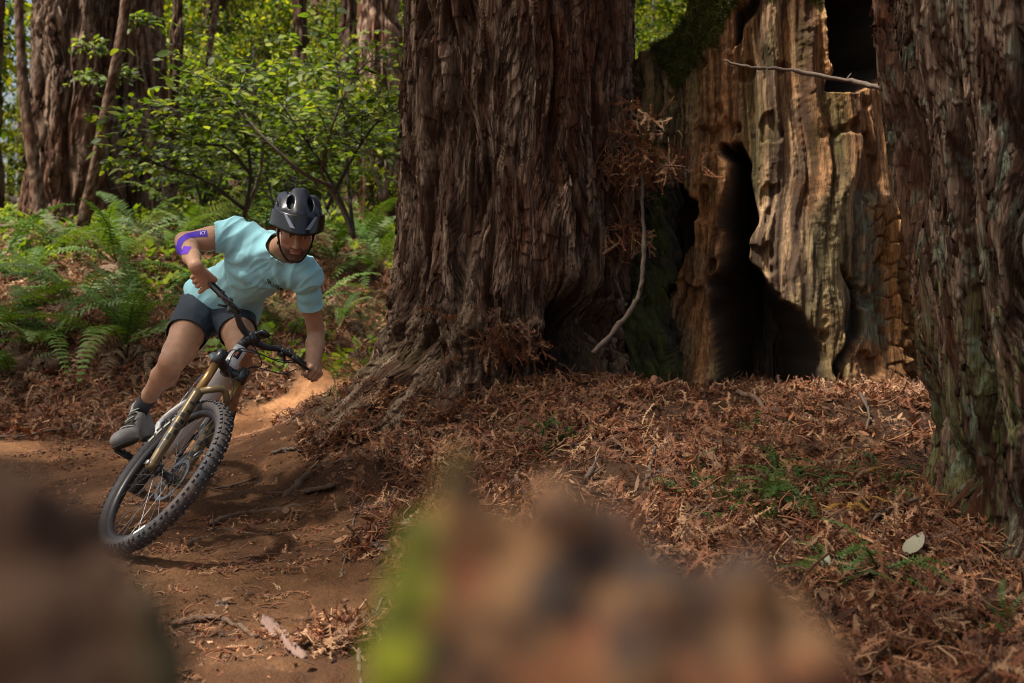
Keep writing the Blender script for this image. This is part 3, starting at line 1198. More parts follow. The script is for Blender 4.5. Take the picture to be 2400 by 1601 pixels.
# flowing flutes
wob = .13 * (fbm(arel * 2, zf * 1.1, 0, 3, 71) - .5) * 2
n1_ = fbm((arel + wob) * 3.2, zf * .45, 0, 2, 72)
R = R + .30 * (ridge(n1_) - .5)
Rb = R.copy()
n2_ = fbm((arel + wob * .8) * 8, zf * .9, 0, 3, 73)
R = R + .09 * (ridge(n2_) ** 1.3 - .4)
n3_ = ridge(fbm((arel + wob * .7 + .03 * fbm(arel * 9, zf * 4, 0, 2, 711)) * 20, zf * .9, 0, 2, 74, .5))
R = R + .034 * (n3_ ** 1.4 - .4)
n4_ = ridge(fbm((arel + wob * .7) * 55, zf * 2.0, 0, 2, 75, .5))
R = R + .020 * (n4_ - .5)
n5_ = fbm(arel * 26, zf * 22, 0, 4, 761, .6)
R = R + .028 * (n5_ - .5) * (.4 + sst(fbm(arel * 3, zf * 2, 0, 2, 762), .4, .6))
n6_ = fbm(arel * 7, zf * 5, 0, 3, 763)
R = R - .06 * sst(n6_, .62, .74)          # broken-out pockets
Vs = np.stack([SX + R * np.cos(thf), SY + R * np.sin(thf), zf], -1)
u0, v0, _ = proj(np.stack([SX + Rb * np.cos(thf), SY + Rb * np.sin(thf), zf], -1))
u0, v0 = u0 / KD, v0 / KD
wu = (fbm(u0 / 75, v0 / 85, 0, 2, 81, .4) - .5) * 80
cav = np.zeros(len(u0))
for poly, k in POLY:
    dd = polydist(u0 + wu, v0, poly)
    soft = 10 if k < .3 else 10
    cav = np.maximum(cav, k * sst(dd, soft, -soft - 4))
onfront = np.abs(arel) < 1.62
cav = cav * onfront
# cubical rot cracks on the right flank
crz = sst(polydist(u0, v0, [(1990, 480), (2200, 440), (2200, 900), (2040, 905), (2000, 700)]), 30, -30)
vx, vz = (arel + wob * .25) * 15, zf * 9
ix, iz = np.floor(vx), np.floor(vz)
best = np.full(len(vx), 9.)
sec = np.full(len(vx), 9.)
cell = np.zeros(len(vx))
for ox in (-1, 0, 1):
    for oz in (-1, 0, 1):
        cx_, cz_ = ix + ox, iz + oz
        jx = _hash(cx_.astype(np.int64), cz_.astype(np.int64), np.zeros(len(vx), np.int64), 5)
        jz = _hash(cx_.astype(np.int64), cz_.astype(np.int64), np.ones(len(vx), np.int64), 6)
        dd = np.hypot(cx_ + jx - vx, cz_ + jz - vz)
        m = dd < best
        sec = np.where(m, best, np.minimum(sec, dd))
        cell = np.where(m, jx, cell)
        best = np.minimum(best, dd)
crack = sst(sec - best, .0, .16)
R = R - crz * (1 - crack) * .035 + crz * (cell - .5) * .02
R = Rb + (R - Rb) * (1 - .75 * cav) - cav * (.62 + .16 * fbm(arel * 9, zf * 5, 0, 3, 771))
cap = sst(tt, .965, 1.0)
R = R - cap * .25
Vs = np.stack([SX + R * np.cos(thf), SY + R * np.sin(thf), zf], -1)
a = (.55 * fbm((arel + wob * .8) * 20, zf * 1.6, 0, 4, 91) + .45 * fbm((arel + wob * .7) * 90, zf * 3.0, 0, 3, 98))[:, None]
b = fbm(arel * 3, zf * 1.6, 0, 4, 92)[:, None]
c1, c2 = np.array([.09, .055, .034]), np.array([.37, .235, .125])
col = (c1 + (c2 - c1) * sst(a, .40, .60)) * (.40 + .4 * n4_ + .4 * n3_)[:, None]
k = (sst(b, .45, .65) * .65)
col = col * (1 - k) + np.array([.30, .13, .045]) * (.3 + 1.3 * sst(a, .3, .7)) * k
k2 = (sst(fbm((arel + wob) * 6, zf * .7, 0, 3, 790), .48, .62) * .5)[:, None]
col = col * (1 - k2) + np.array([.15, .15, .065]) * (.4 + 1.1 * sst(a, .35, .65)) * k2
orange = (crz * .85)[:, None]
col = col * (1 - orange) + np.array([.25, .115, .035]) * (.35 + 1.1 * sst(a, .3, .7)) * orange
lich = (sst(polydist(u0, v0, [(1950, 450), (1990, 450), (2015, 780), (1950, 780)]), 25, -15) * sst(fbm(arel * 40, zf * 16, 0, 3, 93), .38, .55))[:, None]
col = col * (1 - lich * .8) + np.array([.15, .19, .135]) * lich * .8
mossm = sst(v0 - (-20 + 190 * sst(np.abs(u0 - 1560), 200, 0)) - 70 * (fbm(u0 / 30, v0 / 60, 0, 3, 94) - .5) * 2, 30, -40) * (u0 < 1900)
mossm = np.maximum(mossm, .4 * sst(fbm(arel * 6, zf * 2, 0, 4, 95), .58, .72) * (v0 < 460))
mossc = np.array([.075, .085, .018]) * (.5 + fbm(u0 / 9, v0 / 9, 0, 2, 96))[:, None]
col = col * (1 - mossm[:, None]) + mossc * mossm[:, None]
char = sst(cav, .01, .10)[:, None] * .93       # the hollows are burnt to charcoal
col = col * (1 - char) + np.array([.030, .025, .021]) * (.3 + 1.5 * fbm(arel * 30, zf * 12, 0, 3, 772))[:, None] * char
M_stump = mat('weathered_stump_wood', attr=True, rough=.85, bump=1.0, bscale=120, bdist=.008, stretch=(1, 1, .12), spec=.2, ncol=(.05, .032, .022), nscale=80, nmix=.7, ramp=(.46, .62))
stump = empty('tree_stump', (SX, SY, .5))
tag(stump, 'huge hollow burnt redwood stump with mossy shoulder and orange rotten wood', 'stump')
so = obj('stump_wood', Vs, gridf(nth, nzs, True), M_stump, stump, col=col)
STV, STT, STM = Vs, mossm, cav

# back wall of the hollow: charred inner wood, closing the shell behind the openings
# mossy slab between great redwood and stump
sl_t = np.linspace(0, 1, 200)
sl_c = smoothpath([PD(1500, 915, 6.0), PD(1478, 800, 6.05), PD(1490, 640, 6.15), PD(1510, 500, 6.3), PD(1535, 395, 6.4)], 200)
v, f = tube(sl_c, np.interp(sl_t, [0, .3, .7, 1], [.17, .16, .12, .08]), 120, flat=.55, hint=(1, 0, 0))
nn = fbm(v[:, 0] * 14 + v[:, 2] * 4, v[:, 2] * 3, v[:, 1] * 10, 4, 301)
cen = np.vstack([np.repeat(sl_c, 120, 0), sl_c[0], sl_c[-1]])
v = v + (v - cen) * (nn - .5)[:, None] * 2.0
k = sst(fbm(v[:, 0] * 10, v[:, 2] * 4, 0, 3, 302), .4, .6)[:, None]
c = np.array([.022, .020, .016]) * (1 - k) + np.array([.035, .045, .010]) * k
c = c * (.4 + 1.2 * fbm(v[:, 0] * 60 + v[:, 2] * 22, v[:, 2] * 6, v[:, 1] * 30, 3, 305))[:, None]
v = v + (ridge(fbm(v[:, 0] * 26 + v[:, 2] * 9, v[:, 2] * 3, v[:, 1] * 20, 3, 306)) - .5)[:, None] * np.array([.2, -1, .0]) * .09
o = obj('mossy_wood_slab', v, f, M_stump, None, col=c, origin=sl_c[0])
tag(o, 'dark mossy slab of wood leaning between the great redwood and the hollow stump', 'dead wood')
# small dark snag in the gap
v, f = tube([PD(1485, 480, 6.9), PD(1490, 340, 6.9), PD(1492, 200, 6.9), PD(1498, 178, 6.9)], [.10, .09, .07, .02], 20)
v += (fbm(v[:, 0] * 20, v[:, 2] * 5, v[:, 1] * 20, 3, 8) - .5)[:, None] * .05
o = obj('broken_snag', v, f, M_stump, None, col=np.tile([.05, .045, .03], (len(v), 1)), origin=PD(1485, 480, 6.9))
tag(o, 'short dark broken snag in the gap between great redwood and stump', 'dead wood')

# ================================================================ PLANTS
def gp(u, v, dmin=1.5, dmax=70):
    """where the line of sight through photo pixel (u, v) meets the ground"""
    d = dmin * (dmax / dmin) ** np.linspace(0, 1, 260)
    Q = np.array([PD(u, v, k) for k in d])
    g = ground(Q[:, 0], Q[:, 1])
    below = np.where(Q[:, 2] < g)[0]
    if len(below) == 0:
        return None
    i = below[0]
    return Q[i] if i == 0 else (Q[i] + Q[i - 1]) / 2


M_fern = mat('fern_green', rcol=[(.035, .080, .010), (.055, .12, .014), (.10, .17, .02), (.05, .10, .015), (.17, .22, .10), (.09, .17, .02)], rough=.6, transl=.35, spec=.25)
M_fern_dead = mat('fern_dead', rcol=[(.12, .065, .03), (.20, .12, .06), (.07, .04, .022), (.27, .18, .11)], rough=.8, transl=.15, lighttr=(1.2, .9, .6))
M_leaf = mat('broad_leaf', rcol=[(.09, .16, .014), (.15, .23, .022), (.05, .10, .014), (.24, .30, .035), (.17, .22, .12)], rough=.55, transl=.55, spec=.3)
M_leaf_s = mat('broad_leaf_joined', attr=True, rough=.55, transl=.55, spec=.3)
M_leaf_far = mat('far_leaf', attr=True, rough=.6, transl=.55, spec=.3, lighttr=(1.45, 1.25, .35))
M_twig = mat('twig_bark', (.10, .07, .05), rough=.9, bump=.4, bscale=80, bdist=.003, var=.4)
M_twig_dark = mat('dark_twig_bark', (.035, .028, .022), rough=.9)


def frond(seed, L=.85, dead=False):
    r = np.random.default_rng(seed)
    n = 15
    rise, out = r.uniform(.18, .52), r.uniform(.85, 1.05)
    t = np.linspace(0, 1, n)
    droop = r.uniform(.5, 1.0) * (1.7 if dead else 1)
    side = r.uniform(-.15, .15)
    pts = np.c_[side * t * t * L, out * L * t * (1 - .12 * t), L * (rise * 1.7 * t - droop * t * t)]
    if dead:
        pts[:, 1] *= .7
    tb = tube(pts, np.linspace(.005, .0015, n), 4, False)
    T, N, B = frames(pts)
    V, F = [tb[0]], [np.asarray(q) for q in tb[1]]
    nv = len(tb[0])
    m = 24
    PV, PF = [], []
    for i in range(m):
        s = .14 + .84 * i / (m - 1)
        k = s * (n - 1)
        i0 = min(int(k), n - 2)
        c = pts[i0] + (pts[i0 + 1] - pts[i0]) * (k - i0)
        tt_ = T[i0]
        ln = L * .155 * min(1, (s - .06) / .2) ** .6 * (1 - s) ** .62 + .006
        sidev = nrm(np.cross(tt_, [0, 0, 1.]))
        upv = np.cross(sidev, tt_)
        for sg in (-1, 1):
            l_ = ln * r.uniform(.85, 1.1)
            curl = (r.uniform(-.9, .3) if dead else r.uniform(-.28, .12))
            dr = nrm(sidev * sg + tt_ * .32 + upv * curl)
            wv = nrm(tt_ - dr * (tt_ @ dr)) * .0105 * (L / .85)
            mid = c + dr * l_ * .5 + upv * (.004)
            tip = c + dr * l_ - upv * l_ * (.5 if dead else .12)
            b = nv + len(PV)
            PV += [c - wv * .5, c + wv * .8, mid + wv * .9, tip, mid - wv * .9]
            PF += [[b, b + 1, b + 2, b + 4], [b + 4, b + 2, b + 3, b + 3]]
    V = np.vstack([V[0], np.array(PV)])
    Fq = [q for q in F]
    quads = np.array([f for f in PF if f[2] != f[3]])
    tris = np.array([f[:3] for f in PF if f[2] == f[3]])
    return mesh('frond', V, Fq + [quads, tris], M_fern_dead if dead else M_fern)


FROND = [frond(200 + i) for i in range(9)]
FROND_D = [frond(230 + i, .7, True) for i in range(5)]


def fern(u, v, n, size, label, dead=0, seed=0, az=None, lift=0.):
    g = gp(u, v, 5.0)
    r = np.random.default_rng(seed + 900)
    t = empty('sword_fern', g)
    tag(t, label, 'fern', 'sword ferns on the bank')
    for k in range(n + dead):
        a = r.uniform(0, 2 * math.pi) if az is None else az + r.normal() * .9
        isd = k >= n
        sc = size * r.uniform(1.0, 1.5)
        M = (Matrix.Translation(Vector(g) + Vector((0, 0, -.02))) @ Matrix.Rotation(a, 4, 'Z')
             @ Matrix.Rotation(r.uniform(-.15, .55 + lift) - (.5 if isd else 0), 4, 'X') @ Matrix.Rotation(r.normal() * .25, 4, 'Y') @ Matrix.Scale(sc, 4))
        inst('frond' if not isd else 'dead_frond', (FROND_D if isd else FROND)[r.integers(5 if isd else 9)], t, M)


FERNS = [
    (288, 800, 15, 1.15, 'large sword fern with tall dark stems, nearest the rider\'s shorts, centre of the left bank', 6),
    (95, 800, 12, 1.1, 'wide sword fern on the lower left bank with grey green arching fronds', 7),
    (-30, 770, 12, 1.1, 'sword fern at the left picture edge halfway up the bank', 5),
    (30, 870, 6, .9, 'low half dead fern at the foot of the bank by the left edge', 9),
    (190, 690, 11, 1.0, 'sword fern behind the large one, left of its stems', 2),
    (60, 650, 11, 1.0, 'bright sword fern on the left bank below the fallen branch', 2),
    (370, 690, 10, .95, 'sword fern just left of the purple taped elbow and hand', 2),
    (445, 640, 9, 1.0, 'sword fern right behind the taped elbow', 1),
    (270, 610, 10, 1.1, 'fern in the middle rows of the left bank, straight above the large one', 1),
    (140, 590, 9, 1.1, 'fern on the upper left bank below the wide redwood', 1),
    (400, 575, 9, 1.15, 'upper bank fern left of the rider\'s shoulder', 1),
    (10, 590, 9, 1.1, 'upper bank fern near the left edge', 1),
    (320, 540, 8, 1.2, 'small looking fern close under the fused redwoods', 0),
    (450, 540, 8, 1.3, 'distant fern above the rider\'s sleeve', 0),
    (540, 520, 8, 1.3, 'distant fern above the rider\'s back', 0),
    (770, 600, 9, 1.05, 'bright fern beside the rider\'s helmet on the right', 0),
    (870, 620, 10, 1.15, 'fern against the left flank of the great redwood', 0),
    (820, 560, 9, 1.2, 'fern behind the helmet, between it and the great redwood', 0),
    (890, 545, 8, 1.3, 'pale arching fern high up beside the great redwood', 0),
    (790, 735, 6, .8, 'small fern with brown fronds right of the rider\'s shoulder', 7),
    (655, 770, 5, .7, 'little fern below the rider\'s chest, between the legs and the arm', 3),
    (730, 690, 5, .8, 'fern behind the rider\'s left sleeve', 4),
    (700, 510, 8, 1.3, 'far fern right behind the helmet', 0),
    (610, 525, 8, 1.2, 'far fern left of the helmet', 0),
]
for i, (u, v, n, s_, lab, dead) in enumerate(FERNS):
    fern(u, v, n, s_, lab, dead, i, lift=.35 if i == 0 else 0)

# ---- ground cover and dead fern tangle on the bank (nobody could count it)
rosette = []
for k in range(5):
    r = np.random.default_rng(50 + k)
    V, F = [], []
    for j in range(r.integers(4, 8)):
        a, L_ = r.uniform(0, 6.28), r.uniform(.03, .07)
        d = np.array([math.cos(a), math.sin(a), r.uniform(.2, 1.0)])
        s = np.array([-math.sin(a), math.cos(a), 0]) * L_ * .35
        h = np.array([0, 0, r.uniform(0, .09)])
        b = len(V)
        V += [h, h + d * L_ * .5 + s, h + d * L_, h + d * L_ * .5 - s]
        F.append([b, b + 1, b + 2, b + 3])
    rosette.append(mesh('undergrowth_leaf', np.array(V), np.array(F), M_leaf))
C_ros = srccoll('undergrowth_source', rosette)
n = 10000
x = rng.uniform(-9, 3, n)
y = rng.uniform(9.0, 30, n) ** 1.0
den = fbm(x * .9, y * .9, 0, 3, 400)
k = (den > .45) & (x > -.72 * y) & (x < -.05 * y + .3) & (rng.random(n) < sst(y, 8.9, 11) * sst(den, .42, .6))
x, y = x[k], y[k]
z = ground(x, y)
scatter('undergrowth', np.c_[x, y, z], np.c_[rng.normal(0, .3, len(x)), rng.normal(0, .3, len(x)), rng.uniform(0, 6.28, len(x))], rng.uniform(.8, 2.4, len(x)), rng.integers(0, 5, len(x)), C_ros)
tag(bpy.data.objects['undergrowth'], 'low green undergrowth between the ferns on the bank', None, None, 'stuff')


# ---- redwood litter sprigs
def sprig(seed, dense=True):
    """dry redwood twig with flat needles in two ranks"""
    r = np.random.default_rng(seed)
    V, F = [], []

    def stem(p0, a0, L_, z0, needles=True):
        n = 7
        a = a0 + np.cumsum(r.normal(0, .16, n))
        st = L_ / n
        pts = [np.array(p0, float)]
        z = z0
        for i in range(n):
            z += r.normal(0, .003)
            pts.append(pts[-1] + np.array([math.cos(a[i]) * st, math.sin(a[i]) * st, z * .4 + r.normal(0, .002)]))
        pts = np.array(pts)
        w = .0018
        for i in range(n):
            d = nrm(pts[i + 1] - pts[i])
            s = np.array([-d[1], d[0], 0]) * w
            b = len(V)
            V.extend([pts[i] - s, pts[i] + s, pts[i + 1] + s, pts[i + 1] - s])
            F.append([b, b + 1, b + 2, b + 3])
            if needles:
                for q in (.25, .75):
                    c = pts[i] * (1 - q) + pts[i + 1] * q
                    for sg in (-1, 1):
                        if r.random() < .12:
                            continue
                        ln = .014 * r.uniform(.6, 1.15) * (1 - .5 * (i / n) ** 2)
                        dr = nrm(np.array([-d[1], d[0], 0]) * sg + d * .55 + np.array([0, 0, r.uniform(-.7, .7)]))
                        ww = d * .0026
                        b = len(V)
                        V.extend([c - ww, c + ww, c + dr * ln])
                        F.append([b, b + 1, b + 2])
        return pts
    main = stem((0, 0, 0), 0, r.uniform(.08, .15), .0)
    for i in (2, 3, 5):
        if r.random() < .75:
            stem(main[i], r.choice([-1, 1]) * r.uniform(.5, .9), r.uniform(.04, .08), .0)
    V = np.array(V)
    V[:, :2] -= V[:, :2].mean(0)
    q = [f for f in F if len(f) == 4]
    t = [f for f in F if len(f) == 3]
    return mesh('litter_sprig', V, [np.array(q), np.array(t)], M_litter)


def twiglet(seed):
    r = np.random.default_rng(seed)
    L_ = r.uniform(.05, .16)
    pts = smoothpath([(-L_ / 2, 0, 0), (-L_ / 6, r.normal() * .015, r.uniform(0, .01)), (L_ / 6, r.normal() * .02, r.uniform(0, .015)), (L_ / 2, r.normal() * .02, 0)], 6)
    v, f = tube(pts, r.uniform(.0012, .003), 4, False)
    return mesh('litter_twig', v, f, M_litter)


def chip(seed):
    r = np.random.default_rng(seed)
    L_, W_ = r.uniform(.02, .075), r.uniform(.006, .014)
    V = []
    for i, t in enumerate(np.linspace(-.5, .5, 4)):
        w = W_ * (.4 if i in (0, 3) else 1) * r.uniform(.7, 1.1)
        V += [[t * L_, -w / 2, abs(t) * r.uniform(0, .02)], [t * L_, w / 2, abs(t) * r.uniform(0, .02)]]
    return mesh('litter_chip', np.array(V), np.array([[0, 1, 3, 2], [2, 3, 5, 4], [4, 5, 7, 6]]), M_litter)


M_litter = mat('dry_redwood_litter', rcol=[(.23, .075, .028), (.12, .040, .017), (.34, .140, .055), (.05, .022, .012), (.25, .090, .036), (.46, .27, .14), (.16, .080, .04), (.08, .030, .014)], rough=.75, transl=.12, lighttr=(1.2, .8, .5))
LIT = [sprig(i) for i in range(14)] + [twiglet(40 + i) for i in range(6)] + [chip(60 + i) for i in range(4)]
C_lit = srccoll('litter_source', LIT)


def litter_layer(name, n, xr, yr, keepfn, scl=(.8, 1.5), zup=(0, .03), tilt=.45, wts=None, label='', seed=1):
    r = np.random.default_rng(seed)
    x, y = r.uniform(*xr, n), r.uniform(*yr, n)
    k = r.random(n) < keepfn(x, y)
    x, y = x[k], y[k]
    m = len(x)
    nn = gnormal(x, y)
    z = ground(x, y) + r.uniform(*zup, m)
    e = eulers(nn, r.uniform(0, 6.28, m), r.normal(0, tilt, (m, 3)))
    p = np.array(wts or [1.0] * 14 + [.9] * 6 + [3.0] * 4)
    idx = r.choice(24, m, p=p / p.sum())
    o = scatter(name, np.c_[x, y, z], e, r.uniform(*scl, m), idx, C_lit)
    tag(o, label, None, None, 'stuff')
    return o


def tmask(x, y):
    return trailmask(x, y)


def slope_keep(x, y):
    t = tmask(x, y)
    f = (x > -.9 - .1 * y) & (x < .62 * y + .3)
    return f * (1 - sst(t, .25, .8)) * np.maximum(.12 + .88 * sst(fbm(x * 2.6, y * 4.2, 0, 4, 500), .38, .56), sst(-y, -4.2, -3.2))


litter_layer('needle_litter', 54000, (-1.8, 3.6), (2.0, 6.6), slope_keep, (.6, 1.5), (-.005, .045), .65, label='red brown redwood needle litter heaped on the slope', seed=1)
litter_layer('bank_litter', 30000, (-7.0, .2), (7.3, 15), lambda x, y: (1 - sst(tmask(x, y), .1, .5)) * (x > -.62 * y) * (x < -.02 * y) * (.5 + .5 * sst(11 - y, 0, 2)), (.9, 2.2), (-.01, .06), .7, label='brown litter and dead fern bits on the far bank', seed=2)
litter_layer('trail_crumbs', 52000, (-3.6, .6), (2.3, 8.5), lambda x, y: sst(tmask(x, y), .2, .6) * (x > -.62 * y) * (.12 + .6 * sst(5.5 - y, 0, 1.0)) * sst(fbm(x * 2, y * 2, 0, 3, 510), .30, .6), (.35, 1.05), (-.004, .008), .22, [1.0] * 14 + [1.3] * 6 + [2.5] * 4, 'scattered needles and crumbs trodden into the dirt trail', 3)

# ---- dead fern tangle at the foot of the bank
C_dead = srccoll('dead_frond_source', FROND_D)
n = 420
pts = []
for i in range(n):
    u, v = rng.uniform(-20, 900), rng.uniform(770, 925)
    if 560 < u < 900 and v > 830:
        continue
    g = gp(u, v, 6)
    if g is not None and trailmask(g[:1], g[1:2])[0] < .5:
        pts.append(g)
pts = np.array(pts)
o = scatter('dead_fern_tangle', pts + np.array([0, 0, .02]), np.c_[rng.normal(-.4, .5, len(pts)), rng.normal(0, .5, len(pts)), rng.uniform(0, 6.28, len(pts))], rng.uniform(.35, .8, len(pts)), rng.integers(0, 5, len(pts)), C_dead)
tag(o, 'tangle of dead brown fern fronds at the foot of the bank', None, None, 'stuff')

# ---- leafy shrubs
LEAFM = [leafmesh('leaf', M_leaf, 1.0, .55, 4, .12, r_) for r_ in (.05, .2, .35)]
LV = []
for me in LEAFM:
    v = np.zeros(len(me.vertices) * 3, np.float32)
    me.vertices.foreach_get('co', v)
    LV.append(v.reshape(-1, 3))
LF = np.array([[a * 3 + b, a * 3 + b + 1, a * 3 + b + 4, a * 3 + b + 3] for a in range(4) for b in (0, 1)])


def shrub(name, label, stems, d0, nleaf, lsize, nparts, seed, spread=.35, twigs=90, cat='shrub', group=None, cols=None):
    """stems: list of photo-pixel polylines with distance; twigs and leaves grow from their upper parts"""
    r = np.random.default_rng(seed)
    base = PD(*stems[0][0])
    t = empty(name, base)
    tag(t, label, cat, group)
    tips = []
    for s in stems:
        q = smoothpath([PD(*p) for p in s], 26)
        w = np.linspace(.022, .006, 26)
        v, f = tube(q, w, 6)
        obj('stem', v, f, M_twig_dark if r.random() < .6 else M_twig, t)
        tips.append(q)
    TW = []
    tw = []
    for i in range(twigs):
        q = tips[r.integers(len(tips))]
        k = int(26 * r.uniform(.3, 1) ** .8)
        p = q[min(k, 25)]
        a = r.uniform(0, 6.28)
        L_ = r.uniform(.5, 1) * spread * 2
        d = np.array([math.cos(a), math.sin(a) * .8, r.uniform(-.15, .7)])
        e = p + nrm(d) * L_
        m = (p + e) / 2 + np.array([0, 0, .06])
        c = smoothpath([p, m, e - np.array([0, 0, .05])], 7)
        tw.append(c)
        TW.append(tube(c, np.linspace(.005, .0015, 7), 4, False))
    V, F, _ = join(TW)
    tag(obj('twigs', V, F, M_twig_dark, t), kind='stuff')
    Ms = []
    for i in range(nleaf):
        c = tw[r.integers(len(tw))]
        k = r.uniform(.5, 6)
        i0 = min(int(k), 5)
        p = c[i0] + (c[i0 + 1] - c[i0]) * (k - i0)
        dt = nrm(c[i0 + 1] - c[i0])
        sd = np.cross(dt, [0, 0, 1]) * r.choice([-1, 1])
        y_ = nrm(dt * .7 + sd + r.normal(0, .25, 3))
        z_ = nrm(np.array([0, 0, 1.]) + r.normal(0, .38, 3) + np.array([0, -.25, 0]))
        x_ = nrm(np.cross(y_, z_))
        z_ = np.cross(x_, y_)
        s_ = lsize * r.uniform(.6, 1.15)
        m = np.eye(4)
        m[:3, 0], m[:3, 1], m[:3, 2], m[:3, 3] = x_ * s_, y_ * s_, z_ * s_, p + y_ * .01
        Ms.append((s_ / np.linalg.norm(p - CAM), m))
    Ms.sort(key=lambda a: -a[0])
    for k, (_, m) in enumerate(Ms[:nparts]):
        inst('leaf', LEAFM[k % 3], t, Matrix(m))
    parts = []
    pal = cols or [(.09, .16, .014), (.15, .23, .022), (.05, .10, .014), (.24, .30, .035), (.20, .24, .14), (.04, .07, .015)]
    for k, (_, m) in enumerate(Ms[nparts:]):
        parts.append((LV[k % 3] @ m[:3, :3].T + m[:3, 3], LF, np.array(pal[r.integers(len(pal))]) * r.uniform(.7, 1.2)))
    if parts:
        V, F, C = join(parts)
        tag(obj('leaves', V, F, M_leaf_s, t, col=C), kind='stuff')


B = 9.6
shrub('leafy_shrub', 'large leafy shrub with bright oval leaves right above the helmet', [
    [(812, 545, B), (795, 490, B), (768, 430, B), (720, 350, B - .1), (680, 290, B - .2), (640, 230, B - .2)],
    [(812, 545, B), (780, 470, B), (740, 400, B), (760, 300, B - .4), (800, 200, B - .5), (850, 130, B - .5)],
    [(750, 480, B + .3), (800, 380, B), (850, 300, B - .2), (900, 250, B - .3)],
    [(768, 430, B), (700, 400, B - .3), (620, 330, B - .4), (560, 260, B - .3), (540, 190, B)],
    [(812, 545, B), (800, 420, B + .4), (790, 260, B + .4), (770, 130, B + .4)],
], B, 1350, .115, 260, 1, .50, 150)
shrub('leafy_shrub', 'spreading shrub with pale green leaves in front of the fused redwoods\' right flank', [
    [(560, 500, B + .8), (575, 400, B + .8), (560, 300, B + .6), (520, 240, B + .5), (460, 235, B + .4), (380, 275, B + .2)],
    [(575, 400, B + .8), (520, 340, B + .7), (450, 330, B + .6), (380, 310, B + .4)],
    [(560, 500, B + .8), (600, 380, B + .9), (590, 240, B + .9), (560, 140, B + .8)],
    [(560, 480, B + .8), (480, 420, B + .6), (400, 390, B + .6), (330, 370, B + .5)],
], B, 1000, .12, 240, 2, .52, 130)
for i, (u, v, d, lab) in enumerate([
        (650, 500, 13, 'darker leafy bush low behind the helmet'),
        (880, 420, 12, 'leafy bush pressed against the great redwood\'s left side'),
        (480, 480, 14, 'low dark bush right of the fused redwoods'),
        (760, 470, 16, 'shaded bush behind the large leafy shrub')]):
    shrub('leafy_shrub', lab, [[(u, v + 40, d), (u - 30, v - 60, d), (u - 50, v - 170, d)], [(u, v + 40, d), (u + 30, v - 70, d), (u + 40, v - 190, d)], [(u, v + 40, d), (u + 5, v - 40, d + .5), (u, v - 150, d + .5)]],
          d, 650, .13, 40, 20 + i, .6, 80, cols=[(.05, .09, .015), (.07, .12, .02), (.10, .15, .02), (.04, .07, .015)])

# small sprays of redwood foliage on the wide trunk
for i, (u, v) in enumerate([(195, 110), (200, 190), (280, 175), (265, 385), (310, 50)]):
    shrub('foliage_spray', 'small green foliage spray on the fused redwoods, ' + ['second from the top, on the wide trunk', 'middle one on the wide trunk', 'just right of the leaning pole', 'lowest of all', 'topmost, near the picture top'][i],
          [[(u - 25, v - 5, 12.5), (u, v, 12.4), (u + 30, v + 12, 12.3)]], 12.5, 90, .10, 20, 40 + i, .16, 14, cat='foliage')


# ---- distant trees: crowns of many leaves behind everything
def crownmesh(seed, n=8500, rad=(1, 1, 1), leaf=.17):
    r = np.random.default_rng(seed)
    nc = 55
    cc = r.normal(0, 1, (nc, 3))
    cc = cc / np.linalg.norm(cc, axis=1)[:, None] * r.uniform(.25, 1, nc)[:, None] ** .6
    cc = cc * np.array(rad)
    which = r.integers(nc, size=n)
    p = cc[which] + r.normal(0, 1, (n, 3)) * np.array([.30, .30, .16]) * np.array(rad) * .42
    a = r.normal(0, 1, (n, 3)) + [0, 0, .2]
    a /= np.linalg.norm(a, axis=1)[:, None]
    b = np.cross(a, r.normal(0, 1, (n, 3)))
    b /= np.linalg.norm(b, axis=1)[:, None]
    s = leaf * r.uniform(.5, 1.15, n)[:, None]
    V = np.stack([p - a * s * .5, p + b * s * .24, p + a * s * .5, p - b * s * .24], 1).reshape(-1, 3)
    F = np.arange(4 * n).reshape(-1, 4)
    base = np.array([(.07, .13, .014), (.15, .20, .018), (.03, .06, .008), (.27, .30, .030)])[r.integers(4, size=n)]
    base = base * (.3 + 1.3 * r.random(nc)[which] ** 1.3)[:, None]
    col = np.repeat(base, 4, 0)
    return mesh('crown', V, F, M_leaf_far, col, smooth=False)


CROWN = [crownmesh(300 + i, 4200, (1.5, 1.5, 1.7), .15) for i in range(4)]
CROWN_DK = None
r = np.random.default_rng(77)
SPOTS = []
for row, (d, n, vlo, vhi, sc) in enumerate([(20, 7, 150, 420, .75), (27, 9, 20, 400, 1.1), (36, 12, -40, 400, 1.5), (50, 15, -20, 420, 2.2)]):
    for i in range(n):
        u = 340 + (i + r.uniform(.1, .9)) / n * 620
        v = r.uniform(vlo, vhi)
        SPOTS.append((u, v, d * r.uniform(.9, 1.1), sc))
SPOTS += [(1500, 90, 22, 1.2), (1560, 20, 24, 1.3), (1480, 0, 30, 1.6), (1540, 140, 34, 1.6), (1600, -40, 30, 1.6), (1450, 150, 20, .8),
          (78, 40, 30, .3), (45, 455, 26, .75), (52, 350, 28, .5), (60, 250, 30, .32), (20, 330, 28, .35), (-90, 200, 24, .9), (2160, 420, 16, 1.4), (2100, 120, 18, 1.6),
          (1700, -160, 24, 1.6), (-160, 100, 20, 1.8), (2300, -300, 18, 1.6), (1200, -500, 26, 2.0)]
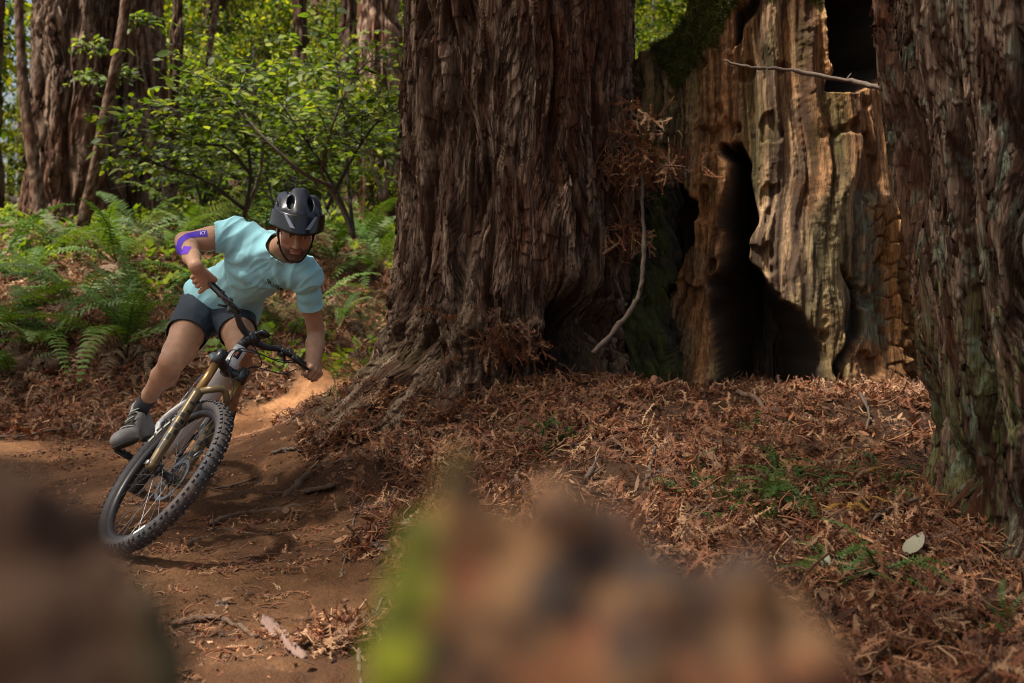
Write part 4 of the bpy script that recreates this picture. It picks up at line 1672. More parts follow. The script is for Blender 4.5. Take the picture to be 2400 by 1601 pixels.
for i, (u, v, d, sc) in enumerate(SPOTS):
    c = PD(u, v, d)
    g = gz(c[0], c[1])
    t = empty('understory_tree', (c[0], c[1], g))
    look = ('round', 'ragged', 'tall', 'broad', 'thin', 'dense', 'drooping')[i % 7]
    hgt = 'low' if v > 300 else 'mid height' if v > 120 else 'high'
    rank = 'nearest' if d < 23.5 else 'middle' if d < 31 else 'farther' if d < 43 else 'farthest'
    side = ('beside the fused redwoods' if u < 480 else 'above the left of the shrub' if u < 600 else 'above the rider' if u < 720 else 'over the large shrub' if u < 840 else 'by the pale pinkish redwood') if u > 330 and u < 1000 else \
        'in the gap right of the great redwood' if 1400 < u < 1750 else 'at the left edge' if u < 330 else 'beyond the stump'
    tag(t, '%s %s yellow green crown, %s rank, %s' % (look, hgt, rank, side), 'tree', 'understory trees in the thicket')
    M = Matrix.Translation(Vector(c)) @ Matrix.Rotation(r.uniform(0, 6.28), 4, 'Z') @ Matrix.Diagonal((sc, sc, sc * r.uniform(.8, 1.15), 1))
    inst('crown', CROWN[i % 4], t, M)
    q = smoothpath([(c[0], c[1], g - .1), (c[0] + r.normal() * .2, c[1], (g + c[2]) / 2), (c[0], c[1], c[2] + sc * .8)], 10)
    v_, f_ = tube(q, np.linspace(.07, .02, 10) * (1 + d / 40), 7)
    obj('trunk', v_, f_, M_twig_dark, t)

# ---- unseen boughs added out of frame, placed to shade rider, trail and near wood
r = np.random.default_rng(5)
SHADE_BOUGHS = [(-3.6, 3.6, 6.0, 1.0), (-2.2, 4.6, 6.3, .9), (-5.8, 4.4, 6.2, .8), (-6.6, 5.7, 6.6, 1.2), (1.4, 6.6, 6.4, .9), (.4, 3.0, 5.6, .8),
          (-7.2, 8.2, 7.4, 1.2), (2.4, 4.8, 6.2, .7), (-1.2, 2.0, 5.4, .9), (-1.7, -.4, 4.4, .7), (-1.3, .7, 4.8, .6), (-2.6, 8.6, 7.4, .7), (1.0, 9.4, 8.0, 1.0)]
cr_root = bpy.data.objects['redwood_tree']
for i, (x, y, z, sc) in enumerate(SHADE_BOUGHS):
    M = Matrix.Translation((x, y, z)) @ Matrix.Rotation(r.uniform(0, 6.28), 4, 'Z') @ Matrix.Diagonal((sc, sc, sc * .45, 1))
    inst('shade_bough', CROWN[i % 4], cr_root, M)
    z1 = z - .6
    q = smoothpath([(CX, CY, z1), ((CX + x) / 2, (CY + y) / 2, z1 + .5), (x, y, z + .1)], 12)
    v_, f_ = tube(q, np.linspace(.07, .02, 12), 7)
    obj('shade_bough_limb', v_, f_, M_bark, cr_root, col=barkcol(v_[:, 0] * 3, v_[:, 2], 1.0, i))  # joins the added shade bough to the trunk
# the trunks go on upwards out of the picture
for root_, (x, y, z, lx, r0_) in ((cr_root, (CX, CY, 2.9, .012, .60)), (bpy.data.objects['redwood_tree.001'], (RX, RY, 2.45, -.155, .46))):
    z0_ = Z0c if r0_ > .5 else -.1
    q = np.array([(x + lx * (k - z0_), y, k) for k in np.linspace(z, 15, 30)])
    v_, f_ = tube(q, np.linspace(r0_, r0_ * .72, 30), 72, True)
    th_ = np.arctan2(v_[:, 1] - y, v_[:, 0] - x)
    d_, _, _, _ = barkdisp(th_ * r0_, v_[:, 2], 1.0, 5)
    n_ = v_ - np.c_[x + lx * (v_[:, 2] - z0_), np.full(len(v_), y), v_[:, 2]]
    v_ = v_ + n_ / (np.linalg.norm(n_, axis=1)[:, None] + 1e-6) * (d_[:, None] - .05) * (np.linalg.norm(n_, axis=1)[:, None] > .1)
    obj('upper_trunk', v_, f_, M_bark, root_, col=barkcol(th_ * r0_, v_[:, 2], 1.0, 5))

# ================================================================ MOUNTAIN BIKE
BX, BY, BZ, BYAW, BLEAN, BSTEER, BPIT = -1.9905, 5.1412, 0.0, -1.2698, .5979, .3074, .0084
_ca, _sa = math.cos(math.radians(64)), math.sin(math.radians(64))
UAX = np.array([-_ca, 0, _sa])       # steering axis, upwards
FAX = np.array([_sa, 0, _ca])
AXLE = np.array([1.24, 0, .37])
A0 = AXLE - .044 * FAX
FL = .553
MB_ = rotm([0, 0, 1], BYAW) @ rotm([0, 1, 0], BPIT) @ rotm([1, 0, 0], -BLEAN)
MS_ = rotm(UAX, BSTEER)
BO = np.array([BX, BY, BZ])


def BW(p):
    return np.asarray(p, float) @ MB_.T + BO


def SW(p):
    p = np.asarray(p, float)
    return BW((p - A0) @ MS_.T + A0)


bike = empty('mountain_bike', BO)
tag(bike, 'white mountain bike with gold fork and black bars leaning hard through the corner', 'bicycle')
M_white = mat('frame_white', (.82, .84, .86), rough=.22, coat=.6, ncol=(.45, .38, .32), nscale=6, nmix=.2)
M_black = mat('black_alloy', (.012, .013, .018), rough=.32, spec=.6, coat=.3)
M_blackmat = mat('black_rubber_parts', (.015, .015, .017), rough=.7)
M_gold = mat('gold_anodised', (.42, .235, .085), rough=.30, metal=.75)
M_bronze = mat('bronze_lowers', (.19, .135, .06), rough=.34, metal=.35, coat=.5, ncol=(.12, .085, .04), nscale=14, nmix=.5)
M_tyre = mat('tyre_rubber', (.035, .040, .050), rough=.62, spec=.4, ncol=(.15, .10, .07), nscale=9, nmix=.5)
M_rim = mat('rim_black', (.022, .022, .026), rough=.35)
M_steel = mat('steel', (.55, .56, .58), rough=.25, metal=1.0)
M_steeld = mat('dark_steel', (.18, .18, .19), rough=.35, metal=.9)
M_decal = mat('decal_black', (.02, .02, .02), rough=.4)
M_print = mat('decal_pale', (.55, .62, .55), rough=.5)
M_orange = mat('decal_orange', (.75, .18, .05), rough=.5)
M_badge = mat('head_badge', (.012, .012, .03), rough=.25, coat=.5)
M_saddle = mat('saddle_cover', (.10, .14, .15), rough=.35, coat=.3)
M_cable = mat('cable_black', (.012, .014, .02), rough=.45)


def bpart(name, parts, m, tf=BW, parent=None, **k):
    V, F, _ = join([p[:2] for p in parts])
    return obj(name, tf(V), F, m, parent or bike, **k)


CR = A0 + FL * UAX                   # fork crown on the axis
HT = CR + .12 * UAX                  # top of the head tube
BB = np.array([.435, 0, .345])
# frame
dt = smoothpath([CR + .035 * UAX + .0 * FAX, CR + np.array([-.13, 0, -.07]), BB + np.array([.20, 0, .10]), BB + np.array([.02, 0, .0])], 30)
tt_ = smoothpath([HT - .03 * UAX, HT + np.array([-.25, 0, -.05]), np.array([.30, 0, .72])], 20)
st = [BB, np.array([.30, 0, .66]), np.array([.27, 0, .75])]
fr = [tube([CR + .004 * UAX, CR + .03 * UAX, HT - .03 * UAX, HT - .004 * UAX], [.031, .030, .030, .031], 24),
      tube(dt, np.interp(np.linspace(0, 1, 30), [0, .2, .7, 1], [.036, .056, .060, .046]), 22, flat=.85, hint=(0, 1, 0)),
      tube(tt_, np.interp(np.linspace(0, 1, 20), [0, 1], [.028, .018]), 16),
      tube(smoothpath(st, 12), .019, 16),
      tube([BB + [0, -.045, 0], BB + [0, .045, 0]], .028, 18)]
frame = bpart('frame', fr, M_white)
bd = tube([CR + .048 * UAX, CR + .098 * UAX], .0, 4, False)
# head badge: curved plate on the front of the head tube
a = np.linspace(-.42, .42, 9)
bv = np.array([CR + (.050 + .048 * k) * UAX + .0315 * (math.cos(q) * FAX + math.sin(q) * np.array([0, 1, 0])) for k in np.linspace(0, 1, 5) for q in a])
o = obj('head_badge', BW(bv), gridf(9, 5), M_badge, bike)
bv = np.array([CR + (.060 + .020 * k) * UAX + .0325 * (math.cos(q) * FAX + math.sin(q) * np.array([0, 1, 0])) for k in np.linspace(0, 1, 3) for q in np.linspace(-.25, -.02, 3)])
obj('badge_mark', BW(bv), gridf(3, 3), M_orange, o)
# rear triangle
RA = np.array([0, 0, .37])
rt = []
for s in (-1, 1):
    rt.append(tube(smoothpath([RA + [0, .072 * s, 0], [.12, .065 * s, .45], [.25, .035 * s, .56], [.34, .03 * s, .58]], 14), .013, 10))
    rt.append(tube(smoothpath([RA + [0, .072 * s, 0], [.2, .062 * s, .355], BB + [-.03, .035 * s, .01]], 12), .015, 10, flat=1.2))
bpart('rear_triangle', rt, M_white)
bpart('rear_shock', [tube([[.62, 0, .56], [.45, 0, .50]], .024, 14), tube([[.45, 0, .50], [.36, 0, .47]], .009, 10), tube([[.60, 0, .60], [.50, 0, .565]], .016, 12)], M_black)
bpart('seatpost', [tube([[.27, 0, .74], [.245, 0, .81]], .016, 14)], M_black)
sv = []
for i, t in enumerate(np.linspace(0, 1, 16)):
    w = np.interp(t, [0, .15, .45, .8, 1], [.045, .070, .045, .020, .012])
    for a in np.linspace(0, math.pi, 13):
        sv.append([.08 + .27 * t, w * math.cos(a), .815 + .028 * math.sin(a) ** .6 + .018 * (2 * t - 1) ** 2 - .012 * (abs(math.cos(a)) ** 4)])
nv = len(sv)
sad = obj('saddle', BW(np.array(sv)), gridf(13, 16), M_saddle, bike)
md = sad.modifiers.new('thickness', 'SOLIDIFY')
md.thickness = .01
# cranks, chainring, pedals
CA = math.radians(-35)               # right crank, forward and below
cd_ = np.array([math.cos(CA), 0, math.sin(CA)]) * .17
PR = BB + cd_ + [0, -.085, 0]
PL = BB - cd_ + [0, .085, 0]
bpart('crank_arm', [tube([BB + [0, -.07, 0], BB + [0, -.078, 0] + cd_ * .5, PR], [.017, .013, .014], 12, flat=.7)], M_black)
bpart('crank_arm', [tube([BB + [0, .07, 0], BB + [0, .078, 0] - cd_ * .5, PL], [.017, .013, .014], 12, flat=.7)], M_black)
ring = [tube([BB + [.068 * math.cos(a), -.055, .068 * math.sin(a)] for a in np.linspace(0, 2 * math.pi, 33)], .0035, 6)]
for a in np.linspace(0, 2 * math.pi, 5)[:-1]:
    ring.append(tube([BB + [0, -.055, 0], BB + [.068 * math.cos(a), -.055, .068 * math.sin(a)]], .006, 6, flat=.5))
bpart('chainring', ring, M_steeld)


def pedal(c, s):
    R_ = np.eye(3)
    q = []
    cc = c + [0, .055 * s, 0]
    for x in (-.048, .048):
        q.append(box(cc + [x, 0, 0], (.012, .10, .014)))
    for y in (-.046, .046, 0):
        q.append(box(cc + [0, y, 0], (.10, .010, .012)))
    q.append(tube([c, c + [0, .10 * s, 0]], .008, 8))
    for x in (-.045, .045):
        for y in (-.04, -.015, .015, .04):
            q.append(tube([cc + [x, y, .005], cc + [x, y, .014]], .0018, 5))
    return q


bpart('pedal', pedal(PR, -1), M_blackmat)
bpart('pedal', pedal(PL, 1), M_blackmat)
ch = []
for z, zz in ((.068, .045), (-.068, -.045)):
    ch.append(tube([BB + [0, -.055, z], RA + [0, -.052, zz]], .0035, 5, flat=1.6))
bpart('chain', ch, M_steeld)
cs = []
for k, rr in enumerate(np.linspace(.100, .045, 8)):
    cs.append(tube([RA + [0, -.035 - .0045 * k, 0], RA + [0, -.037 - .0045 * k, 0]], rr, 24))
bpart('cassette', cs, M_steeld)
bpart('derailleur', [tube([RA + [0, -.07, -.01], RA + [-.01, -.085, -.07], RA + [.02, -.07, -.10], RA + [.06, -.06, -.17]], [.014, .018, .014, .012], 10),
                     tube([RA + [.02, -.066, -.10], RA + [.02, -.052, -.10]], .022, 14), tube([RA + [.06, -.064, -.17], RA + [.06, -.052, -.17]], .022, 14)], M_black)
# ---- wheels (built round their own axle, x forward, y left)
WR = .362
nT, nS = 96, 20
a1 = np.linspace(0, 2 * math.pi, nT, endpoint=False)
prof = []
for b in np.linspace(0, 2 * math.pi, nS, endpoint=False):
    prof.append((WR - .030 + .030 * math.cos(b) * (1 if math.cos(b) > 0 else .85), .031 * math.sin(b)))
TVv = np.array([[pr_ * math.cos(t), py_, pr_ * math.sin(t)] for t in a1 for pr_, py_ in prof])
TF = []
for i in range(nT):
    for j in range(nS):
        TF.append([i * nS + j, i * nS + (j + 1) % nS, ((i + 1) % nT) * nS + (j + 1) % nS, ((i + 1) % nT) * nS + j])
kn = [(TVv, [np.array(TF)])]
rk = np.random.default_rng(3)
for i in range(74):
    t0 = 2 * math.pi * i / 74
    rows = [(-.0085, .010, .010), (.0085, .010, .010)] if i % 2 == 0 else [(-.0165, .009, .011), (.0165, .009, .011), (0, .009, .008)]
    rows = rows + ([(-.0275, .010, .013), (.0275, .010, .013)])
    for (yy, wy, wl) in rows:
        t = t0 + (.012 if abs(yy) > .02 and i % 2 else 0)
        b = yy / .031
        rr = WR - .030 + .030 * math.sqrt(max(0, 1 - min(1, b * b) * .98)) + .001
        er = np.array([math.cos(t), 0, math.sin(t)])
        et = np.array([-math.sin(t), 0, math.cos(t)])
        no = nrm(er * math.sqrt(max(.05, 1 - b * b)) + np.array([0, b, 0]))
        sy = np.cross(et, no)
        Rm = np.stack([et, sy, no], 1)
        kn.append(box(er * rr + [0, yy, 0] + no * .001, (wl, wy, .0085), Rm))
V, F, _ = join([k[:2] for k in kn])
ME_tyre = mesh('tyre', V, F, M_tyre, smooth=False)
pm = len(TF)
sm_ = np.zeros(len(ME_tyre.polygons), bool)
sm_[:pm] = True
ME_tyre.polygons.foreach_set('use_smooth', sm_)


def ringmesh(name, r0, r1, y0, y1, m, n=72, prof=None):
    prof = prof or [(r0, y0), (r1, y0), (r1, y1), (r0, y1)]
    k = len(prof)
    a = np.linspace(0, 2 * math.pi, n, endpoint=False)
    V = np.array([[p[0] * math.cos(t), p[1], p[0] * math.sin(t)] for t in a for p in prof])
    F = [[i * k + j, i * k + (j + 1) % k, ((i + 1) % n) * k + (j + 1) % k, ((i + 1) % n) * k + j] for i in range(n) for j in range(k)]
    return V, [np.array(F)]


V, F = ringmesh('rim', 0, 0, 0, 0, M_rim, 96, [(.300, -.016), (.311, -.0175), (.314, -.016), (.307, 0), (.314, .016), (.311, .0175), (.300, .016), (.288, .006), (.288, -.006)])
ME_rim = mesh('wheel', V, F, M_rim)
hub = [tube([[0, -.050, 0], [0, -.030, 0], [0, -.025, 0], [0, .025, 0], [0, .032, 0], [0, .050, 0]], [.012, .028, .015, .015, .030, .014], 18)]
V, F, _ = join(hub)
ME_hub = mesh('hub', V, F, M_black)
rot = [ringmesh('r', 0, 0, 0, 0, M_steel, 60, [(.083, .040), (.0995, .040), (.0995, .042), (.083, .042)])]
for k in range(6):
    a = k * math.pi / 3
    rot.append(tube([[.028 * math.cos(a), .041, .028 * math.sin(a)], [.055 * math.cos(a + .35), .041, .055 * math.sin(a + .35)], [.085 * math.cos(a + .42), .041, .085 * math.sin(a + .42)]], .0035, 6, flat=.4))
rot.append(ringmesh('r', 0, 0, 0, 0, M_steel, 24, [(.018, .039), (.030, .039), (.030, .043), (.018, .043)]))
V, F, _ = join(rot)
ME_rotor = mesh('brake_rotor', V, F, M_steeld, smooth=False)
v, f = tube([[0, 0, .020], [0, 0, .292]], .0012, 5, False)
ME_spoke = mesh('spoke', v, f, M_steeld)
v, f = tube([[.289, 0, 0], [.245, 0, 0]], .0028, 6)
ME_valve = mesh('valve', v, f, M_steeld)
# printed patches on the tyre sidewall
pt = []
for (t0, t1) in ((2.50, 2.62), (2.66, 2.78), (2.82, 2.92), (2.96, 3.06), (5.6, 5.8)):
    for sgn in (-1,):
        pt.append((np.array([[r_ * math.cos(t), sgn * yy, r_ * math.sin(t)] for t in np.linspace(t0, t1, 6) for r_, yy in ((.318, .0302), (.331, .0318))]), [gridf(2, 6)]))
ME_tprint = [mesh('sidewall_print', p[0], p[1], M_print) for p in pt]
V2 = np.array([[r_ * math.cos(t), -yy, r_ * math.sin(t)] for t in np.linspace(2.20, 2.28, 5) for r_, yy in ((.316, .0302), (.333, .0318))])
ME_oprint = mesh('sidewall_print', V2, gridf(2, 5), M_orange)


def wheel(name, Mw):
    w = inst('wheel', ME_rim, bike, Mw)
    w['label'] = name
    kids = [('tyre', ME_tyre, Matrix()), ('hub', ME_hub, Matrix()), ('brake_rotor', ME_rotor, Matrix()), ('valve', ME_valve, Matrix()), ('sidewall_print', ME_oprint, Matrix())] + [('sidewall_print', q, Matrix()) for q in ME_tprint]
    for k in range(32):
        a = 2 * math.pi * k / 32
        side = 1 if k % 2 else -1
        sw = .55 if (k // 2) % 2 else -.55
        p0 = Vector((.026 * math.cos(a + sw * 2), side * .028, .026 * math.sin(a + sw * 2)))
        p1 = Vector((.292 * math.cos(a), 0, .292 * math.sin(a)))
        d = p1 - p0
        q = d.to_track_quat('Z', 'Y')
        M = Matrix.Translation(p0 - d.normalized() * .020) @ q.to_matrix().to_4x4() @ Matrix.Scale(d.length / .272, 4, (0, 0, 1))
        kids.append(('spoke', ME_spoke, M))
    for nm, me, M in kids:
        o = bpy.data.objects.new(nm, me)
        COL.objects.link(o)
        o.parent = w
        o.matrix_basis = M
    return w


def m4(R_, t):
    m = np.eye(4)
    m[:3, :3] = R_
    m[:3, 3] = t
    return Matrix(m)


wheel('front wheel with knobbly black tyre turned into the corner', m4(MB_ @ MS_, SW(AXLE)))
wheel('rear wheel half hidden behind the front one', m4(MB_, BW(RA)))

# ---- fork (steered)
for s in (-1, 1):
    leg = np.array([0, .066 * s, 0])
    top = CR + leg + .022 * FAX + .015 * UAX
    bot = AXLE + leg + .0 * FAX
    dv = nrm(top - bot)
    mid = bot + dv * .375
    bpart('stanchion', [tube([mid - dv * .02, top - dv * .03], .0185, 20)], M_gold, SW)
    lw = [tube([bot - dv * .012, bot + dv * .02, bot + dv * .10, mid - dv * .02, mid], [.014, .019, .0225, .0245, .0255], 22),
          tube([bot + [0, -.016, 0], bot + [0, .016, 0]], .019, 16)]
    lo_ = bpart('fork_lower', lw, M_bronze, SW)
    dc = []
    rr = np.random.default_rng(5)
    yv = np.array([0, 1.0, 0])
    fx = np.cross(yv, dv)
    for t0, t1, a0, a1 in ((.318, .330, -.9, -.3), (.300, .312, -.2, .5), (.262, .272, -.7, .2), (.232, .252, .3, .9), (.205, .222, -.4, .3), (.178, .200, .2, 1.0), (.150, .172, -.3, .2), (.118, .146, .5, 1.1), (.070, .110, .9, 1.3)):
        sg = -1
        V_ = np.array([bot + dv * t + (.0262 - .004 * (1 - t / .375)) * (math.cos(a) * -fx * sg + math.sin(a) * yv * sg) for t in np.linspace(t0, t1, 3) for a in np.linspace(a0 - .1, a1 + .1, 6)])
        dc.append((V_, [gridf(6, 3)]))
    V, F, _ = join(dc)
    obj('fork_decal', SW(V), F, M_decal, lo_)
arch = smoothpath([AXLE + [0, -.066, 0] + nrm(CR + [0, 0, 0] - AXLE) * .375 + .012 * FAX, A0 + .395 * UAX + .080 * FAX + [0, -.045, 0], A0 + .425 * UAX + .092 * FAX, A0 + .395 * UAX + .080 * FAX + [0, .045, 0], AXLE + [0, .066, 0] + nrm(CR - AXLE) * .375 + .012 * FAX], 24)
bpart('fork_arch', [tube(arch, .0135, 12, flat=1.2)], M_bronze, SW)
cr = []
for s in (-1, 1):
    tp = CR + np.array([0, .066 * s, 0]) + .022 * FAX
    cr.append(tube([tp - .03 * UAX, tp + .038 * UAX, tp + .044 * UAX], [.0255, .0250, .018], 20))
cr.append(tube(smoothpath([CR + [0, -.066, 0] + .022 * FAX, CR - .008 * UAX + .006 * FAX, CR + [0, .066, 0] + .022 * FAX], 12), [.020] * 12, 16, flat=1.1))
cr.append(tube([CR - .03 * UAX, CR + .003 * UAX], [.022, .035], 20))
bpart('fork_crown', cr, M_black, SW)
# front caliper and axle
bpart('brake_caliper', [box(AXLE + [-.085, .060, .075], (.045, .035, .07), rotm([0, 1, 0], .6)), tube([AXLE + [-.07, .060, .04], AXLE + [-.03, .066, .16]], .009, 8),
                        tube([AXLE + [-.09, .045, .09], AXLE + [-.09, .08, .09]], .014, 12)], M_black, SW)
bpart('axle', [tube([AXLE + [0, -.09, 0], AXLE + [0, .086, 0]], .008, 10), tube([AXLE + [0, -.092, 0], AXLE + [0, -.080, 0]], .013, 12)], M_steel, SW)
# stem, spacers, bar
BC = A0 + (FL + .13 + .035) * UAX + .045 * FAX
bpart('stem', [tube([HT, HT + .048 * UAX], [.025, .021], 18), tube([HT + .024 * UAX, BC], [.021, .024], 14), tube([BC + [0, -.027, 0], BC + [0, .027, 0]], .026, 18),
               tube([HT + .048 * UAX, HT + .054 * UAX], .017, 14)], M_black, SW)
# small computer on a mount behind the stem
RC = np.stack([FAX, np.array([0, 1, 0]), UAX], 1)
bpart('bike_computer', [box(BC + .055 * UAX + [0, .035, 0] - .01 * FAX, (.07, .045, .016), RC), tube([BC + .03 * UAX, BC + .048 * UAX + [0, .03, 0]], .008, 8)], M_black, SW)
bp = smoothpath([BC + [-.055, -.390, .075], BC + [-.045, -.30, .066], BC + [-.012, -.155, .052], BC + [0, -.075, .012], BC + [0, 0, 0], BC + [0, .075, .012], BC + [-.012, .155, .052], BC + [-.045, .30, .066], BC + [-.055, .390, .075]], 60)
bar = bpart('handlebar', [tube(bp, np.interp(np.abs(np.linspace(-1, 1, 60)), [0, .15, .5, 1], [.0175, .0165, .0125, .011]), 16)], M_black, SW)
for s in (-1, 1):
    k0 = 0 if s < 0 else 59
    g = [bp[k0] + (bp[30] - bp[k0]) * 0, None]
    gp_ = bp[:12] if s < 0 else bp[-12:][::-1]
    q = smoothpath(gp_, 40)
    ln = np.linspace(0, 1, 40)
    rr = .0155 + .0009 * np.sin(ln * 120)
    bpart('grip', [tube(q, rr, 18)], M_blackmat, SW)
    c = gp_[-1]
    d = nrm(gp_[-1] - gp_[-2])
    bpart('grip_collar', [tube([c - d * .008, c + d * .006], .0185, 18)], M_black, SW)
    # brake lever: clamp, master cylinder, blade
    cl = c + d * .045
    fwd = nrm(FAX * .9 - UAX * .55)
    o_ = -d
    lev = [tube([cl - d * .010, cl + d * .010], .019, 16), tube([cl + fwd * .018, cl + fwd * .035 + d * .01], .010, 10),
           tube([cl + fwd * .030 + d * .060, cl + fwd * .036 - d * .025], [.010, .0125], 12)]
    bpart('brake_body', lev, M_black, SW)
    bl = smoothpath([cl + fwd * .045 - d * .005, cl + fwd * .062 - d * .05, cl + fwd * .058 - d * .085, cl + fwd * .052 - d * .115, cl + fwd * .060 - d * .128], 16)
    bpart('brake_lever', [tube(bl, np.interp(np.linspace(0, 1, 16), [0, .3, .9, 1], [.008, .0055, .005, .007]), 8, flat=1.3)], M_steeld if s < 0 else M_black, SW)
    sh = [box(cl + d * .03 - UAX * .022, (.03, .025, .022), RC), tube([cl + d * .01 - UAX * .02 - FAX * .01, cl - d * .02 - UAX * .032 - FAX * .03], .006, 8)]
    bpart('shifter', sh, M_black, SW)


def cable(pts, r=.0026):
    return bpart('cable', [tube(smoothpath(pts, 34), r, 7)], M_cable, lambda p: p)


LC = SW(bp[-12] + [0, 0, 0])
RCp = SW(bp[11])
cable([SW(BC + [.03, .22, .045]), SW(BC + [.10, .13, .0]), SW(BC + [.13, .03, -.03]), SW(BC + [.10, -.05, -.08]), BW(CR + .08 * UAX + [.055, -.035, 0]), BW(CR + .02 * UAX + [.02, -.045, 0])])
cable([SW(BC + [.03, .20, .04]), SW(BC + [.09, .10, -.01]), SW(BC + [.10, .0, -.04]), SW(BC + [.085, -.045, -.08]), SW(CR + .01 * UAX + [.05, -.02, 0]), SW(CR - .08 * UAX + [.07, .06, 0]), SW(AXLE + [-.10, .075, .17]), SW(AXLE + [-.09, .065, .10])])
cable([SW(BC + [.03, -.24, .045]), SW(BC + [.09, -.14, .03]), SW(BC + [.10, .0, -.02]), SW(BC + [.07, .09, -.06]), BW(CR + .05 * UAX + [-.02, .075, 0]), BW(CR + np.array([-.10, .045, -.05]))])
cable([SW(BC + [.02, .25, .03]), SW(BC + [.05, .20, -.03]), SW(BC + [.04, .12, -.07]), BW(CR + .06 * UAX + [-.03, .08, 0]), BW(CR + np.array([-.12, .045, -.07]))])

# ================================================================ RIDER
M_skin = mat('skin', attr=True, rough=.48, sss=.12, spec=.4, bump=.3, bscale=220, bdist=.002)
M_shirt = mat('aqua_cotton', (.35, .70, .79), rough=.85, bump=.25, bscale=260, bdist=.0015, sheen=.15, spec=.2)
M_shorts = mat('navy_shorts', (.030, .042, .060), rough=.7, bump=.2, bscale=220, bdist=.0015, spec=.3)
M_sock = mat('dark_sock', (.045, .045, .06), rough=.9, bump=.3, bscale=300, bdist=.001)
M_shoe = mat('grey_shoe', (.26, .26, .265), rough=.55, ncol=(.20, .17, .14), nscale=14, nmix=.5)
M_sole = mat('shoe_sole', (.05, .042, .036), rough=.8)
M_helmet = mat('helmet_shell', (.010, .013, .024), rough=.30, coat=.15, spec=.5)
M_visor = mat('helmet_visor', (.004, .005, .008), rough=.28, coat=.2)
M_strut = mat('visor_strut', (.22, .26, .34), rough=.3)
M_strap = mat('strap', (.012, .012, .013), rough=.8)
M_tape = mat('purple_tape', (.075, .022, .50), rough=.75)
M_white2 = mat('white_print', (.8, .8, .8), rough=.6)
M_ink = mat('black_print', (.01, .012, .014), rough=.8)
M_eye = mat('eye', attr=True, rough=.15, coat=.5)

person = empty('person', P(330, 1060, 4.7))
tag(person, 'mountain biker in aqua t-shirt, dark helmet and navy shorts leaning over the bars', 'person')

J = dict(
    pel=P(512, 722, 4.95), waist=P(545, 678, 4.84), chest=P(618, 622, 4.66), neck=P(652, 590, 4.55),
    shR=P(552, 550, 4.60), shL=P(716, 642, 4.56), elR=P(433, 566, 4.53), elL=P(741, 785, 4.76),
    wrR=P(459, 625, 4.235), wrL=P(733, 858, 4.63),
    hipR=P(474, 718, 4.92), hipL=P(546, 735, 4.92), knR=P(404, 846, 4.54), knL=P(568, 816, 4.60),
    anR=P(337, 948, 4.82), anL=P(530, 982, 4.97))
EYES = P(697, 554, 4.31)
hf = nrm([.24, -.88, -.40])
hu = np.array([.10, 0, 1.0])
hu = nrm(hu - hf * (hu @ hf))
hl = np.cross(hu, hf)
HC = EYES - hf * .090 - hu * .002
HR = np.stack([hl, hf, hu], 1)         # local (left, forward, up) -> world


def H(l, f, u):
    return HC + hl * l + hf * f + hu * u


GRf = smoothpath(bp[:12], 40)
GLf = smoothpath(bp[-12:][::-1], 40)
gR, gL = SW(GRf[19]), SW(GLf[17])
axR, axL = nrm(SW(GRf[25]) - SW(GRf[12])), nrm(SW(GLf[25]) - SW(GLf[12]))
BFW = nrm(BW([1, 0, 0]) - BW([0, 0, 0]))

allp = np.array(list(J.values()) + [HC + .16 * hu, HC + .16 * hf, HC - .12 * hu])
S = Sdf(allp.min(0) - .12, allp.max(0) + .12, .0036)
# torso (under the shirt) and neck
S.chain([J['pel'], J['waist'], J['chest']], [.118, .105, .118], .03)
S.cone(J['shR'], J['shL'], .060, .060, .04)
S.cone(J['neck'], H(0, -.03, -.055), .060, .056, .02)
# head
S.ell(H(0, -.008, .032), (.075, .098, .094), HR, .0)
S.ell(H(0, .032, -.030), (.063, .060, .088), HR, .02)
S.ell(H(0, .040, -.086), (.048, .046, .036), HR, .02)
S.ell(H(0, .076, -.110), (.022, .017, .016), HR, .015)
for q in (-1, 1):
    S.ell(H(.046 * q, .060, -.026), (.020, .022, .018), HR, .014)
    S.ell(H(.030 * q, .080, .022), (.024, .013, .008), HR, .010)
S.cone(H(0, .090, .002), H(0, .113, -.040), .0085, .0125, .010)
for q in (-1, 1):
    S.ell(H(.012 * q, .102, -.045), (.008, .010, .008), HR, .006)
    S.ell(H(.031 * q, .101, .001), (.017, .014, .010), HR, .008, 'sub')
    S.ell(H(.078 * q, -.004, -.012), (.007, .017, .030), HR, .006)
S.ell(H(0, .090, -.0655), (.023, .013, .0055), HR, .004)
S.ell(H(0, .088, -.0775), (.019, .013, .0065), HR, .004)
S.ell(H(0, .105, -.0715), (.020, .010, .0016), HR, .003, 'sub')


def mix(a, b, t):
    return np.asarray(a) * (1 - t) + np.asarray(b) * t


# arms
S.chain([J['shR'], mix(J['shR'], J['elR'], .45), J['elR']], [.052, .050, .040], .02)
S.chain([J['elR'], mix(J['elR'], J['wrR'], .28), mix(J['elR'], J['wrR'], .65), J['wrR']], [.040, .046, .036, .0265], .02)
S.ell(mix(J['shR'], J['elR'], .55) + [0, -.012, -.012], (.055, .045, .045), None, .03)
S.chain([J['shL'], mix(J['shL'], J['elL'], .5), J['elL']], [.050, .045, .038], .02)
S.chain([J['elL'], mix(J['elL'], J['wrL'], .3), mix(J['elL'], J['wrL'], .7), J['wrL']], [.038, .042, .034, .027], .02)
